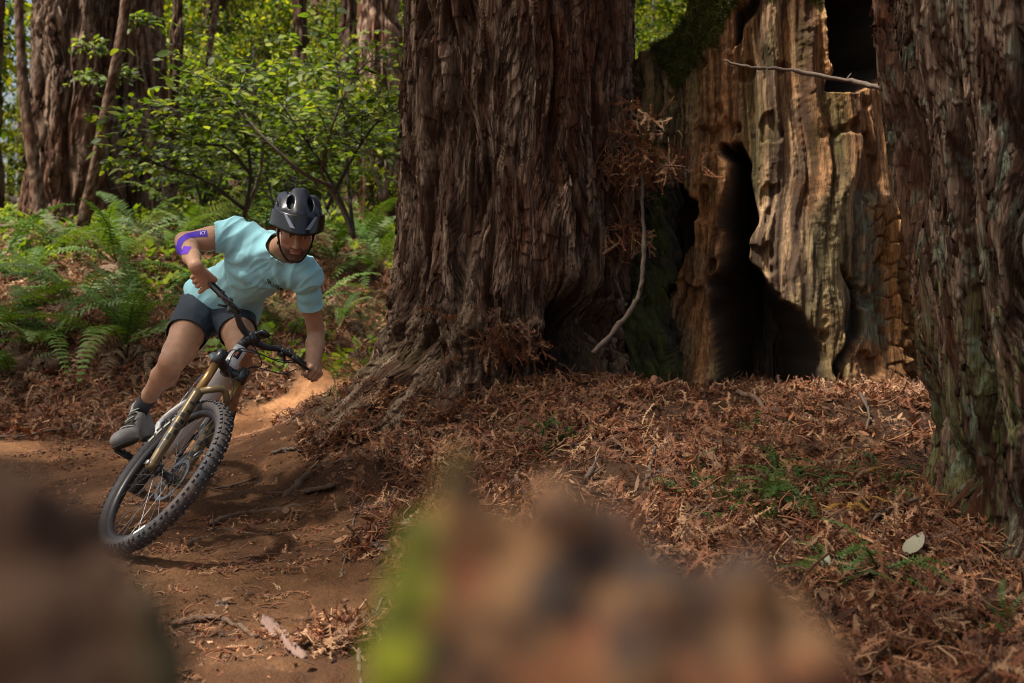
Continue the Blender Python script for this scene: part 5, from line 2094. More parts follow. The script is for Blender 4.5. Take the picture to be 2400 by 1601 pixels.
# legs
for s, (h, k, a) in enumerate((('hipR', 'knR', 'anR'), ('hipL', 'knL', 'anL'))):
    h, k, a = J[h], J[k], J[a]
    S.chain([h, mix(h, k, .5), mix(h, k, .85), k], [.092, .079, .062, .058], .025)
    S.ell(mix(h, k, .66) + np.array([.012, -.02, -.01]), (.062, .075, .095), None, .03)      # vastus
    S.ell(k + [0, -.028, .004], (.040, .030, .045), None, .02)                                # kneecap
    shin = nrm(a - k)
    back = nrm(np.array([.62, .75, .05]) - shin * (np.array([.62, .75, .05]) @ shin))
    S.chain([k, mix(k, a, .35), mix(k, a, .75), a], [.052, .050, .036, .034], .02)
    S.ell(mix(k, a, .30) + back * .024, (.050, .050, .095), np.stack([nrm(np.cross(shin, back)), back, -shin], 1), .025)
    S.ell(mix(k, a, .12) + nrm(np.cross(shin, back)) * 0 - back * .030, (.018, .016, .035), None, .015)  # tibial head
    S.cone(a, a + shin * .04, .034, .032, .01)


# hands
def hand(G, g, W, idx_out):
    n0 = W - G
    n0 = nrm(n0 - g * (n0 @ g))
    b = np.cross(g, n0)
    if b @ BFW < 0:
        b = -b
    Kn = []
    for i, off in enumerate((.032, .010, -.012, -.032)):
        rr = (.0098, .0102, .0098, .0086)[i]
        o = G + g * off
        K = o + n0 * (.034, .037, .034, .029)[i] + b * (.020, .022, .020, .016)[i]
        pip = o + n0 * .006 + b * (.046, .049, .046, .040)[i]
        dip = o - n0 * .022 + b * .032
        tip = o - n0 * .029 + b * .008
        if i == 0 and idx_out:
            pip = o + g * .004 + n0 * .002 + b * .052
            dip = o + g * .008 - n0 * .026 + b * .056
            tip = o + g * .010 - n0 * .046 + b * .044
        Kn.append(K)
        S.chain([K, pip, dip, tip], [rr * 1.12, rr, rr * .95, rr * .85], .0022)
        S.ell(K, (rr * 1.2,) * 3, None, .004)
    for K, off in zip(Kn, (.020, .007, -.008, -.020)):
        S.cone(W + g * off * .5, K, .021, .0115, .010)
    S.cone(W, J['wrR'] if idx_out else J['wrL'], .025, .026, .012)
    heel = G + n0 * .028 - b * .014
    S.cone(heel + g * .022, heel - g * .022, .015, .015, .012)
    S.cone(W, heel, .022, .016, .012)
    S.chain([W + g * .016, G + g * .034 + n0 * .016 - b * .022, G + g * .040 - n0 * .012 - b * .024, G + g * .042 - n0 * .028 + b * .002], [.018, .0145, .0115, .0095], .006)


hand(gR, axR, gR + (J['wrR'] - gR) * 1.0, True)
hand(gL, axL, gL + (J['wrL'] - gL) * 1.0, False)
V, Q = S.surf(2)
# skin colour
loc = (V - HC) @ HR
l_, f_, u_ = loc[:, 0], loc[:, 1], loc[:, 2]
inhead = (np.linalg.norm(loc, axis=1) < .17)
base = np.array([.50, .28, .175])
col = np.tile(base, (len(V), 1)) * (.76 + .48 * fbm(V[:, 0] * 25, V[:, 1] * 25, V[:, 2] * 25, 4, 8, .65))[:, None]
face_t = np.array([.34, .175, .11])
col[inhead] = col[inhead] * .35 + face_t * .65
dn = fbm(V[:, 0] * 220, V[:, 1] * 220, V[:, 2] * 220, 2, 9)
beard = sst(-u_, .052, .072) * sst(f_, -.01, .02)
beard = np.maximum(beard, sst(-u_, -.03, .01) * sst(np.abs(l_), .050, .064) * sst(f_, -.005, .012) * sst(-f_, -.055, -.035))
beard = np.maximum(beard, sst(-u_, .052, .056) * sst(u_, -.068, -.062) * sst(-np.abs(l_), -.032, -.024) * sst(f_, .07, .085))
lips = sst(-np.abs(l_), -.024, -.019) * sst(-np.abs(u_ + .0715), -.0125, -.009) * sst(f_, .07, .09)
cheek = sst(-np.abs(l_), -.046, -.034) * sst(u_, -.066, -.056)
beard = beard * (1 - lips) * (1 - .55 * cheek * (np.abs(l_) > .03))
brow = sst(-np.abs(np.abs(l_) - .031), -.020, -.015) * sst(-np.abs(u_ - .0215 + .12 * np.abs(np.abs(l_) - .028)), -.0062, -.0035) * sst(f_, .06, .075)
hair = sst(u_, .03, .05) * sst(-f_, -.075, -.06) + sst(-f_, -.02, -.005) * sst(u_, -.045, -.03) * (np.abs(l_) < .074)
hairc = np.array([.028, .017, .012])
for m_, k_ in ((beard, .80), (brow, .9), (np.clip(hair, 0, 1), .95)):
    k = (m_ * k_ * inhead * (.75 + .5 * dn))[:, None].clip(0, 1)
    col = col * (1 - k) + hairc * k
k = (lips * inhead * .7)[:, None]
col = col * (1 - k) + np.array([.30, .12, .09]) * k
body = obj('body', V, Q, M_skin, person, col=col)
BVH_body = BVHTree.FromPolygons([tuple(p) for p in V], [tuple(q) for q in Q])
for q in (-1, 1):
    a = []
    c = H(.031 * q, .0805, .001)
    th_, ph_ = np.meshgrid(np.linspace(0, math.pi, 13), np.linspace(0, 2 * math.pi, 17)[:-1])
    ev = np.stack([np.sin(th_) * np.cos(ph_), np.cos(th_), np.sin(th_) * np.sin(ph_)], -1).reshape(-1, 3)
    gaze = nrm([.15 - .0, 1.0, -.25])
    cc = np.where((ev @ gaze > .90)[:, None], [.02, .012, .008], [.55, .50, .46])
    idx = np.arange(16 * 13).reshape(16, 13)
    fq = [[idx[i, j], idx[i, j + 1], idx[(i + 1) % 16, j + 1], idx[(i + 1) % 16, j]] for i in range(16) for j in range(12)]
    obj('eye', c + (ev * .0118) @ HR.T, np.array(fq), M_eye, person, col=cc)
    # upper eyelid
    lid = [H(.031 * q + .0135 * t, .0925 - .006 * t * t, .0065 - .0045 * t * t) for t in np.linspace(-1, 1, 9)]
    v, f = tube(lid, .0030, 6)
    obj('eyelid', v, f, M_skin, person, col=np.tile([.20, .10, .065], (len(v), 1)))


# ---- clothes
def cloth(name, sdf, cuts, m, amp, foldfn, smooth=3, th=.003):
    """cuts: (point, normal, region centre, region radius): removes what lies beyond the plane within the region"""
    V, Q = sdf.surf(smooth)
    Nn = vnormals(V, Q)
    V = V + Nn * foldfn(V)[:, None]
    import bmesh
    me = mesh(name, V, Q, m)
    bm = bmesh.new()
    bm.from_mesh(me)
    for (p, n, c, r) in cuts:
        n = nrm(n)
        gv = [v for v in bm.verts if np.linalg.norm(np.array(v.co) - c) < r]
        ge = [e for e in bm.edges if all(np.linalg.norm(np.array(v.co) - c) < r for v in e.verts)]
        gf = [f for f in bm.faces if all(np.linalg.norm(np.array(v.co) - c) < r for v in f.verts)]
        bmesh.ops.bisect_plane(bm, geom=gv + ge + gf, plane_co=Vector(p), plane_no=Vector(n), dist=1e-5)
        dead = [v for v in bm.verts if (np.array(v.co) - p) @ n > 1e-5 and np.linalg.norm(np.array(v.co) - c) < r]
        bmesh.ops.delete(bm, geom=dead, context='VERTS')
    # drop loose islands
    bm.verts.ensure_lookup_table()
    seen, best = set(), []
    for v in bm.verts:
        if v.index in seen:
            continue
        stack, comp = [v], []
        seen.add(v.index)
        while stack:
            a = stack.pop()
            comp.append(a)
            for e in a.link_edges:
                b = e.other_vert(a)
                if b.index not in seen:
                    seen.add(b.index)
                    stack.append(b)
        if len(comp) > len(best):
            best = comp
    keep = set(v.index for v in best)
    bmesh.ops.delete(bm, geom=[v for v in bm.verts if v.index not in keep], context='VERTS')
    bm.to_mesh(me)
    bm.free()
    for p_ in me.polygons:
        p_.use_smooth = True
    me.transform(Matrix.Translation(-wloc(person)))
    o = bpy.data.objects.new(name, me)
    COL.objects.link(o)
    o.parent = person
    md = o.modifiers.new('thickness', 'SOLIDIFY')
    md.thickness = th
    md.offset = -1
    return o, me


spine = nrm(J['chest'] - J['pel'])
lat = nrm(J['shL'] - J['shR'])
spine_x = nrm(spine - lat * (spine @ lat))
TS = Sdf(allp.min(0) - [.1, .1, -.45], allp.max(0) + .16, .005)
TS.chain([P(478, 712, 4.95), P(520, 690, 4.90), P(552, 668, 4.82), J['chest']], [.133, .130, .122, .132], .03)
TS.cone(P(560, 735, 4.93), P(580, 680, 4.83), .100, .085, .04)
TS.cone(J['shR'], J['shL'], .072, .070, .05)
TS.cone(J['neck'], H(0, -.04, -.05), .085, .070, .02)
TS.cone(P(585, 590, 4.68), P(675, 625, 4.60), .112, .098, .05)
ed = nrm(J['elR'] - J['shR'])
el = nrm(J['elL'] - J['shL'])
TS.cone(J['shR'], J['shR'] + ed * .17, .068, .064, .03)
TS.cone(J['shL'], J['shL'] + el * .24, .058, .054, .03)
nk = nrm(H(0, -.03, -.02) - J['neck'])


def shirtfold(V):
    a = (V - J['chest']) @ lat
    b = (V - J['chest']) @ spine_x
    c = (V - J['chest']) @ np.cross(lat, spine_x)
    w = fbm(a * 6, b * 4, c * 6, 2, 701) - .5
    f1 = ridge(fbm(a * 8 + w * 2 + b * 3.5, b * 2.6 + w, c * 3, 2, 702))
    f2 = ridge(fbm(a * 19 - b * 9 + w * 2, b * 6 + w, c * 5, 2, 703))
    edge = sst(-b, -.05, .30)
    dR = np.linalg.norm(V - J['shR'], axis=1)
    dL = np.linalg.norm(V - J['shL'], axis=1)
    arm = np.exp(-(dR / .16) ** 2) + np.exp(-(dL / .16) ** 2)
    # radiating pull folds from the armpits
    ang = np.arctan2(b + .02, a + .17)
    rad = np.sin(ang * 11 + w * 5) * np.exp(-((dR - .15) / .12) ** 2)
    ang = np.arctan2(b + .02, a - .17)
    rad = rad + np.sin(ang * 11 + w * 5) * np.exp(-((dL - .15) / .12) ** 2)
    slv = np.maximum(sst((V - J['shR']) @ ed, .03, .08), sst((V - J['shL']) @ el, .05, .10))
    body_ = 1 - .75 * slv
    return (f1 ** 3 - .25) * (.012 + .016 * edge) * body_ + (f2 ** 2.5 - .25) * .010 * (.5 + .5 * body_) + rad * .006 * body_


hemn = nrm(J['pel'] - J['waist'] + np.array([0, 0, -.02]))
cuts = [
    (P(506, 706, 4.90) + hemn * .012, hemn, J['pel'], .34),
    (J['shR'] + ed * .094, ed + np.array([0, 0, .12]), J['shR'] + ed * .19, .125),
    (J['shL'] + el * .178, el, J['shL'] + el * .26, .12),
    (J['neck'] + nk * .042, nk + hf * .15, J['neck'] + nk * .11, .105),
]
shirt, shirt_me = cloth('t_shirt', TS, cuts, M_shirt, 0, shirtfold)

SS = Sdf(J['pel'] - [.40, .50, .45], J['pel'] + [.40, .35, .25], .005)
SS.ell(J['pel'], (.150, .130, .125), None, .0)
SS.cone(J['pel'], J['waist'], .125, .112, .03)
kd, kl = nrm(J['knR'] - J['hipR']), nrm(J['knL'] - J['hipL'])
SS.cone(J['hipR'], mix(J['hipR'], J['knR'], .72), .108, .088, .035)
SS.cone(J['hipL'], mix(J['hipL'], J['knL'], .74), .104, .086, .035)


def shortfold(V):
    w = fbm(V[:, 0] * 7, V[:, 1] * 7, V[:, 2] * 7, 2, 711)
    return (ridge(fbm(V[:, 0] * 12 + w * 2, V[:, 1] * 5, V[:, 2] * 12 + V[:, 0] * 9, 2, 712)) - .5) * .010


cuts = [
    (mix(J['hipR'], J['knR'], .56), kd, mix(J['hipR'], J['knR'], .80), .145),
    (mix(J['hipL'], J['knL'], .60), kl + np.array([0, 0, 0]), mix(J['hipL'], J['knL'], .84), .13),
]
cloth('shorts', SS, cuts, M_shorts, 0, shortfold)
# faint side stripe and pocket edge of the shorts are part of the cloth relief

# socks and shoes
for s, (kn_, an) in enumerate((('knR', 'anR'), ('knL', 'anL'))):
    k, a = J[kn_], J[an]
    sh = nrm(a - k)
    pts = [a - sh * .075, a - sh * .03, a + sh * .02, a + sh * .05]
    v, f = tube(pts, [.0415, .0395, .0385, .040], 28, False)
    v += (vn(v[:, 0] * 60, v[:, 1] * 60, v[:, 2] * 20, 3) - .5)[:, None] * .003
    o = obj('sock', v, f, M_sock, person)
    md = o.modifiers.new('thickness', 'SOLIDIFY')
    md.thickness = .003
    if s == 0:
        heel, ball, toe = P(352, 1018, 4.86), P(297, 1031, 4.62), P(280, 1037, 4.555)
        upv = nrm(np.array([-.42, .05, .9]))
    else:
        pl = BW(PL + np.array([0, .055, .03]))
        ball = pl
        heel = pl + nrm(BW([-1, 0, 0]) - BW([0, 0, 0])) * .16 + np.array([0, 0, .02])
        toe = pl + BFW * .07
        upv = nrm(BW([0, 0, 1]) - BW([0, 0, 0]))
    dirv = nrm(toe - heel)
    upv = nrm(upv - dirv * (upv @ dirv))
    lt = np.cross(upv, dirv)
    Rf = np.stack([lt, dirv, upv], 1)
    mn, mxx = np.minimum(heel, toe) - .13, np.maximum(heel, toe) + .16
    D = Sdf(mn, mxx, .0035)
    D.ell(ball + upv * .016, (.048, .085, .038), Rf, 0)
    D.ell(toe + upv * .012 - dirv * .012, (.043, .048, .032), Rf, .02)
    D.ell(mix(heel, ball, .15) + upv * .022, (.036, .050, .048), Rf, .02)
    D.cone(mix(heel, ball, .75) + upv * .035, a + sh * .045, .034, .041, .03)
    D.cone(heel + upv * .03, a + sh * .05, .034, .040, .02)
    D.ell(a + sh * .015, (.036, .036, .05), np.stack([lt, np.cross(-sh, lt), -sh], 1), 0, 'sub')
    c_ = heel - upv * .03
    D.box(mix(heel, toe, .5) - upv * .065, (.09, .22, .045), Rf, 0, 0, 'sub')
    V_, Q_ = D.surf(2)
    shoe = obj('shoe', V_, Q_, M_shoe, person)
    D = Sdf(mn, mxx, .0035)
    D.ell(ball, (.050, .088, .02), Rf, 0)
    D.ell(toe - dirv * .012, (.044, .050, .018), Rf, .01)
    D.ell(mix(heel, ball, .12), (.038, .054, .018), Rf, .02)
    D.box(mix(heel, toe, .5) + upv * .025, (.09, .22, .022), Rf, 0, 0, 'sub')
    for q in range(7):
        D.box(mix(heel, toe, q / 6.) - upv * .022, (.06, .004, .006), Rf, 0, 0, 'sub')
    D.F[:] = D.F
    V_, Q_ = D.surf(1)
    obj('sole', V_ - upv * .012, Q_, M_sole, shoe)
    if s == 0:
        # dark tongue opening and laces on top of the foot
        top0, top1 = mix(heel, ball, .98) + upv * .050, a + sh * .02 - np.cross(lt, sh) * 0 + dirv * .035
        bv = BVHTree.FromPolygons([tuple(p) for p in (np.array([tuple(vv.co) for vv in shoe.data.vertices]) + np.array(wloc(person)))], [tuple(p.vertices) for p in shoe.data.polygons])
        rows = []
        for t in np.linspace(0, 1, 12):
            c = mix(top0, top1, t)
            for q in np.linspace(-1, 1, 6):
                w = .020 + .012 * t
                p0 = c + lt * (q * w + .004) + (upv + dirv * .4) * .05
                h = bv.ray_cast(Vector(p0), Vector(-nrm(upv + dirv * .4)), .2)
                rows.append(np.array(h[0]) + nrm(upv + dirv * .4) * .0018 if h[0] is not None else c)
        obj('tongue', np.array(rows), gridf(6, 12), M_sole, shoe)
        rows = np.array(rows).reshape(12, 6, 3)
        for t in range(1, 11, 2):
            pts = smoothpath([rows[t, 0] - lt * .008, rows[t, 2] + upv * .004, rows[min(t + 1, 11), 5] + lt * .008], 10)
            v, f = tube(pts, .0024, 6)
            obj('lace', v, f, M_print if t % 4 == 1 else M_strap, shoe)

# ---- helmet
D = Sdf(HC - .24, HC + .26, .0034)
hc_ = H(0, -.012, .055)
D.ell(hc_, (.107, .140, .112), HR, 0)
D.cone(H(-.088, -.03, .05), H(-.080, .06, .06), .018, .016, .02)
D.cone(H(.088, -.03, .05), H(.080, .06, .06), .018, .016, .02)
for q in (-1, 1):      # raised ribs
    D.cone(H(.016 * q, .105, .105), H(.018 * q, -.03, .162), .008, .011, .04)
    D.cone(H(.072 * q, .060, .096), H(.072 * q, -.06, .126), .010, .012, .04)
D.ell(hc_ - hu * .01, (.086, .116, .092), HR, 0, 'sub')
for q in (-1, 1):
    for (l, f, u, a_, b_, c_) in ((.042, .050, .142, .014, .042, .045), (.045, -.045, .165, .010, .036, .04), (.100, .010, .110, .04, .034, .008), (.060, -.12, .08, .012, .05, .02)):
        D.ell(H(l * q, f, u), (a_, b_, c_), HR, .004, 'sub')
D.box(H(0, 0, -.06), (.2, .2, .075), HR @ rotm([1, 0, 0], math.radians(8)), 0, .004, 'sub')
V_, Q_ = D.surf(2)
helmet = obj('helmet', V_, Q_, M_helmet, person)
# lower dark rim of the helmet
rimp = []
for a in np.linspace(0, 2 * math.pi, 41):
    rimp.append(H(.098 * math.sin(a), -.012 + .130 * math.cos(a), .022 + .012 * math.cos(a)))
v, f = tube(rimp, .007, 8, False)
obj('helmet_rim', v, f, M_strap, helmet)
# padding seen through the vents
D = Sdf(HC - .2, HC + .22, .005)
D.ell(hc_ - hu * .012, (.090, .120, .094), HR, 0)
D.box(H(0, 0, -.06), (.2, .2, .085), HR, 0, 0, 'sub')
V_, Q_ = D.surf(1)
obj('helmet_liner', V_, Q_, M_strap, helmet)
# visor
vv = []
na, nr_ = 25, 9
for j in range(nr_):
    t = j / (nr_ - 1)
    for i in range(na):
        a = (i / (na - 1) * 2 - 1)
        ang = a * math.radians(84)
        rx = .112 + .006 * t
        ry = .136 + .058 * t * math.cos(ang * .85) ** .8
        l = rx * math.sin(ang)
        f = -.012 + ry * math.cos(ang) if abs(ang) < math.pi / 2 else -.012
        u = .100 - .052 * t - .010 * t * t - .016 * abs(a) ** 3 + .010 * math.cos(ang) * (1 - t)
        vv.append(H(l, f, u))
vis = obj('visor', np.array(vv), gridf(na, nr_), M_visor, helmet)
md = vis.modifiers.new('thickness', 'SOLIDIFY')
md.thickness = .004
vv = np.array(vv).reshape(nr_, na, 3)
for q in (-1, 1):
    sv = []
    ci = 12 + 5 * q
    for t in range(1, 7):
        cc = 12 + q * (5.6 - t * .55)
        for w in (-.8, .8):
            k = cc + w * (.6 + .06 * t)
            i0 = int(math.floor(k))
            p_ = vv[t, i0] * (1 - (k - i0)) + vv[t, i0 + 1] * (k - i0)
            sv.append(p_ + hf * .007 + hu * .006)
    obj('visor_strut', np.array(sv), gridf(2, 6), M_strut, helmet)
for q in (-1, 1):
    st_ = smoothpath([H(.078 * q, .035, .03), H(.074 * q, .028, -.03), H(.060 * q, .036, -.085), H(.030 * q, .055, -.125), H(0, .060, -.132)], 16)
    v, f = tube(st_, .0042, 6, flat=.4)
    obj('strap', v, f, M_strap, helmet)
    st_ = smoothpath([H(.080 * q, -.045, .02), H(.079 * q, -.02, -.03), H(.070 * q, .018, -.060)], 10)
    v, f = tube(st_, .0042, 6, flat=.4)
    obj('strap', v, f, M_strap, helmet)
    obj('strap_clip', *box(H(.072 * q, .02, -.062), (.01, .016, .012), HR), M_strap, helmet)


# ---- kinesiology tape on the right elbow
def ray(u, v, bvh, off, fallback=None):
    d = Vector(nrm(P(u, v, 1) - CAM))
    h = bvh.ray_cast(Vector(CAM), d, 20)
    if h[0] is None or (h[0] - Vector(CAM)).length > 5.4:
        t = fallback if fallback is not None else P(u, v, 4.6)
        n = bvh.find_nearest(Vector(t))
        return np.array(n[0]) + np.array(n[1]) * off
    n = h[1] if h[1].dot(d) < 0 else -h[1]
    return np.array(h[0]) + np.array(n) * off


path = smoothpath([(486, 547, 0), (462, 549, 0), (442, 553, 0), (427, 562, 0), (419, 576, 0), (421, 590, 0), (425, 597, 0)], 30)[:, :2]
tn = np.gradient(path, axis=0)
tn /= np.linalg.norm(tn, axis=1)[:, None]
nn = np.c_[-tn[:, 1], tn[:, 0]]
W_ = np.interp(np.linspace(0, 1, 30), [0, .3, .6, .85, 1], [7.5, 6, 7, 6, 3])
rows = []
for i in range(30):
    for q in np.linspace(-1, 1, 7):
        p = path[i] + nn[i] * q * W_[i]
        rows.append(ray(p[0], p[1], BVH_body, .0016, P(p[0], p[1], 4.5)))
tape = obj('elbow_tape', np.array(rows), gridf(7, 30), M_tape, person)
quad = [(431, 577), (449, 579), (440, 595), (424, 597)]
rows = []
for i in np.linspace(0, 1, 8):
    for j in np.linspace(0, 1, 8):
        p = mix(mix(quad[0], quad[1], i), mix(quad[3], quad[2], i), j)
        rows.append(ray(p[0], p[1], BVH_body, .0020, P(p[0], p[1], 4.5)))
obj('elbow_tape', np.array(rows), gridf(8, 8), mat('violet_tape', (.14, .03, .60), rough=.7), person)


# ---- printed lettering laid onto a surface
def lettering(name, text, u, v, size_px, ang, bvh, m, parent, shear=0.0, off=.0022, stretch=1.0):
    cu = bpy.data.curves.new(name, 'FONT')
    cu.body = text
    cu.size = 1
    cu.shear = shear
    cu.align_x = 'CENTER'
    cu.align_y = 'CENTER'
    to = bpy.data.objects.new(name, cu)
    COL.objects.link(to)
    dg = bpy.context.evaluated_depsgraph_get()
    me = bpy.data.meshes.new_from_object(to.evaluated_get(dg))
    bpy.data.objects.remove(to)
    import bmesh
    bm = bmesh.new()
    bm.from_mesh(me)
    bmesh.ops.triangulate(bm, faces=bm.faces[:])
    bmesh.ops.subdivide_edges(bm, edges=bm.edges[:], cuts=2, use_grid_fill=True)
    c, s = math.cos(ang), math.sin(ang)
    wl = np.array(wloc(parent))
    for vt in bm.verts:
        x, y = vt.co.x * size_px * stretch, vt.co.y * size_px
        vt.co = Vector(ray(u + x * c - y * s * -1 * -1, v + x * s - y * c, bvh, off) - wl)
    me2 = bpy.data.meshes.new(name)
    bm.to_mesh(me2)
    bm.free()
    me2.materials.append(m)
    o = bpy.data.objects.new(name, me2)
    COL.objects.link(o)
    o.parent = parent
    return o


lettering('tape_print', 'KT', 476, 547, 11, math.radians(-8), BVH_body, M_white2, tape, 0, .0030)
sv = np.array([tuple(q.co) for q in shirt_me.vertices]) + np.array(wloc(person))
BVH_shirt = BVHTree.FromPolygons([tuple(p) for p in sv], [tuple(p.vertices) for p in shirt_me.polygons])
lettering('shirt_print', 'Ride', 643, 668, 25, math.radians(31), BVH_shirt, M_ink, shirt, .35, .004, 1.0)
lettering('shirt_print', '. . . . .', 638, 682, 18, math.radians(28), BVH_shirt, M_ink, shirt, 0, .004, 1.0)

# ================================================================ SMALL THINGS ON THE GROUND
M_wood = mat('grey_dead_wood', (.12, .085, .062), rough=.85, bump=.6, bscale=90, bdist=.003, ncol=(.08, .05, .035), nscale=30, nmix=.7)
M_root = mat('root_bark', (.13, .075, .045), rough=.9, bump=.7, bscale=70, bdist=.004, ncol=(.055, .032, .02), nscale=25, nmix=.7)
M_pinkwood = mat('split_redwood_bark', (.19, .115, .09), rough=.85, bump=.7, bscale=60, bdist=.004, stretch=(1, .2, 1))


def gpath(pts, lift=0.0, n=30, sag=True):
    q = np.array([gp(u, v) for u, v in pts])
    q = smoothpath(q, n)
    if sag:
        q[:, 2] = ground(q[:, 0], q[:, 1]) + lift
    return q


def stick(name, label, q, r0, r1, m=None, seed=0, seg=8, cat='stick', wob=.25, group=None):
    n = len(q)
    r = np.interp(np.linspace(0, 1, n), [0, 1], [r0, r1]) * (1 + wob * (vn(np.arange(n) * .6, seed, 0) - .5) * 2)
    rs = np.random.default_rng(seed + 400)
    q = q + np.c_[vn(np.arange(n) * .9, seed, 3), vn(np.arange(n) * .9, seed, 7), vn(np.arange(n) * .9, seed, 11)] * max(r0, r1) * .7
    parts_ = [tube(q, r * (1 + .18 * (rs.random(n) < .08)), seg)]
    for _ in range(0 if max(r0, r1) > .05 else 2):
        k_ = rs.integers(2, n - 2)
        dd = nrm(nrm(q[k_ + 1] - q[k_]) + rs.normal(0, .8, 3))
        ll = rs.uniform(2, 9) * max(r0, r1)
        parts_.append(tube([q[k_], q[k_] + dd * ll * .5 + rs.normal(0, .1, 3) * ll * .3, q[k_] + dd * ll], [r[k_] * .6, r[k_] * .45, r[k_] * .2], 6))
    v, f, _ = join([p_[:2] for p_ in parts_])
    o = obj(name, v, f, m or M_wood, None, origin=q[0])
    return tag(o, label, cat, group)


stick('stick', 'long bare stick lying slantwise across the front of the hollow stump', smoothpath([PD(1660, 141, 5.62), PD(1720, 156, 5.6), PD(1800, 162, 5.58), PD(1900, 178, 5.5), PD(1985, 196, 5.4), PD(2075, 213, 5.2)], 40), .006, .016, seed=1)
stick('branch', 'pale curved branch hanging down between great redwood and stump', smoothpath([PD(1472, 400, 5.72), PD(1473, 470, 5.7), PD(1476, 560, 5.68), PD(1472, 640, 5.66), PD(1455, 700, 5.62), PD(1410, 760, 5.58), PD(1362, 812, 5.5)], 50), .010, .015, seed=2)
stick('branch', 'long fallen branch arching along the left bank under the wide redwood', gpath([(-20, 545), (60, 528), (110, 532), (165, 565)], .12), .03, .02, seed=3)
stick('log', 'grey fallen log by the foot of the wide redwood at the left edge', gpath([(-30, 462), (30, 475), (75, 492)], .15), .09, .06, seed=4, cat='log')
stick('branch', 'pinkish stick leaning at the foot of the fused redwoods', gpath([(196, 520), (250, 500), (300, 478)], .18), .03, .02, seed=5)
stick('log', 'dark rotten log at the foot of the bank near the left edge', gpath([(-40, 862), (40, 858), (110, 852)], .03), .11, .08, M_root, 6, 12, 'log')
stick('branch', 'thin bare branch on the dirt left of the shoe', gpath([(-10, 1012), (90, 1005), (180, 990), (228, 965)], .02), .010, .006, seed=7)
stick('root', 'dark gnarled root along the edge of the litter right of the front wheel', gpath([(650, 1145), (690, 1105), (730, 1075), (800, 1062)], .005), .022, .012, M_root, 8, cat='root', wob=.4)
stick('root', 'long dark root running right from the tyre towards the foreground wood', gpath([(480, 1205), (560, 1182), (640, 1178), (720, 1160)], .004), .016, .010, M_root, 9, cat='root', wob=.4)
stick('root', 'curved root below the long dark one, right of the tyre', gpath([(430, 1255), (500, 1228), (560, 1226), (640, 1232)], .004), .012, .007, M_root, 10, cat='root')
stick('root', 'kinked pale root at the bottom, beside the green mossy wood', gpath([(826, 1590), (822, 1500), (858, 1432), (868, 1400), (880, 1375)], .008), .0065, .005, M_wood, 11, cat='root')
stick('root', 'thick arched root low in the middle of the dirt', gpath([(395, 1445), (450, 1428), (520, 1432), (590, 1475)], .008), .013, .006, M_root, 12, cat='root')
stick('stick', 'wiry upright root right of centre in the dirt', gpath([(782, 1330), (800, 1260), (812, 1200), (835, 1162)], .01), .006, .004, seed=13)
stick('stick', 'thin twig crossing the wiry root', gpath([(640, 1292), (700, 1275), (760, 1268), (810, 1290)], .008), .004, .003, seed=14)
stick('root', 'dark root curling beside the tip of the green mossy wood', gpath([(903, 1215), (915, 1165), (950, 1130), (970, 1112)], .012), .014, .008, M_root, 15, cat='root')
stick('stick', 'pale thin stick behind the front tyre', gpath([(480, 1128), (545, 1115), (595, 1098), (590, 1120)], .012), .005, .003, seed=16)
stick('stick', 'bent pale root at the edge of the bright trail patch', gpath([(625, 1055), (655, 1038), (690, 1045)], .02), .012, .008, seed=17)
stick('stick', 'small grey stick on the trail below the left hand', gpath([(735, 925), (752, 932), (768, 940)], .015), .016, .01, seed=18)
stick('stick', 'broken stick standing in the litter below the stump', smoothpath([gp(1482, 1118), PD(1490, 1075, 4.15), PD(1502, 1030, 4.15)], 12), .014, .008, seed=19)
stick('stick', 'forked twig dropping down the litter near the right trunk', smoothpath([gp(1972, 1060) + [0, 0, .01], PD(1985, 1000, 4.4), PD(1994, 950, 4.5), PD(1975, 905, 4.6)], 20), .004, .008, seed=20)
stick('stick', 'long thin stick on the litter left of the right trunk', gpath([(1930, 1250), (2000, 1215), (2060, 1185), (2110, 1168)], .03), .004, .007, seed=21)
stick('stick', 'dark chunky stick in the litter above the green sprays', smoothpath([gp(1690, 920) + [0, 0, .04], gp(1730, 940) + [0, 0, .05], gp(1760, 962) + [0, 0, .02]], 12), .016, .008, M_root, 22)
stick('stick', 'grey stub poking out of the litter over the foreground wood', smoothpath([gp(1335, 1118), PD(1345, 1095, 4.0), PD(1362, 1075, 4.0)], 10), .016, .012, seed=23)
stick('stick', 'reddish wood stub leaning in the dark at the stump foot', smoothpath([gp(1482, 905) + [0, 0, -.02], PD(1495, 890, 5.6), PD(1502, 872, 5.65)], 10), .026, .026, mat('red_wood', (.20, .085, .045), rough=.8), 24)

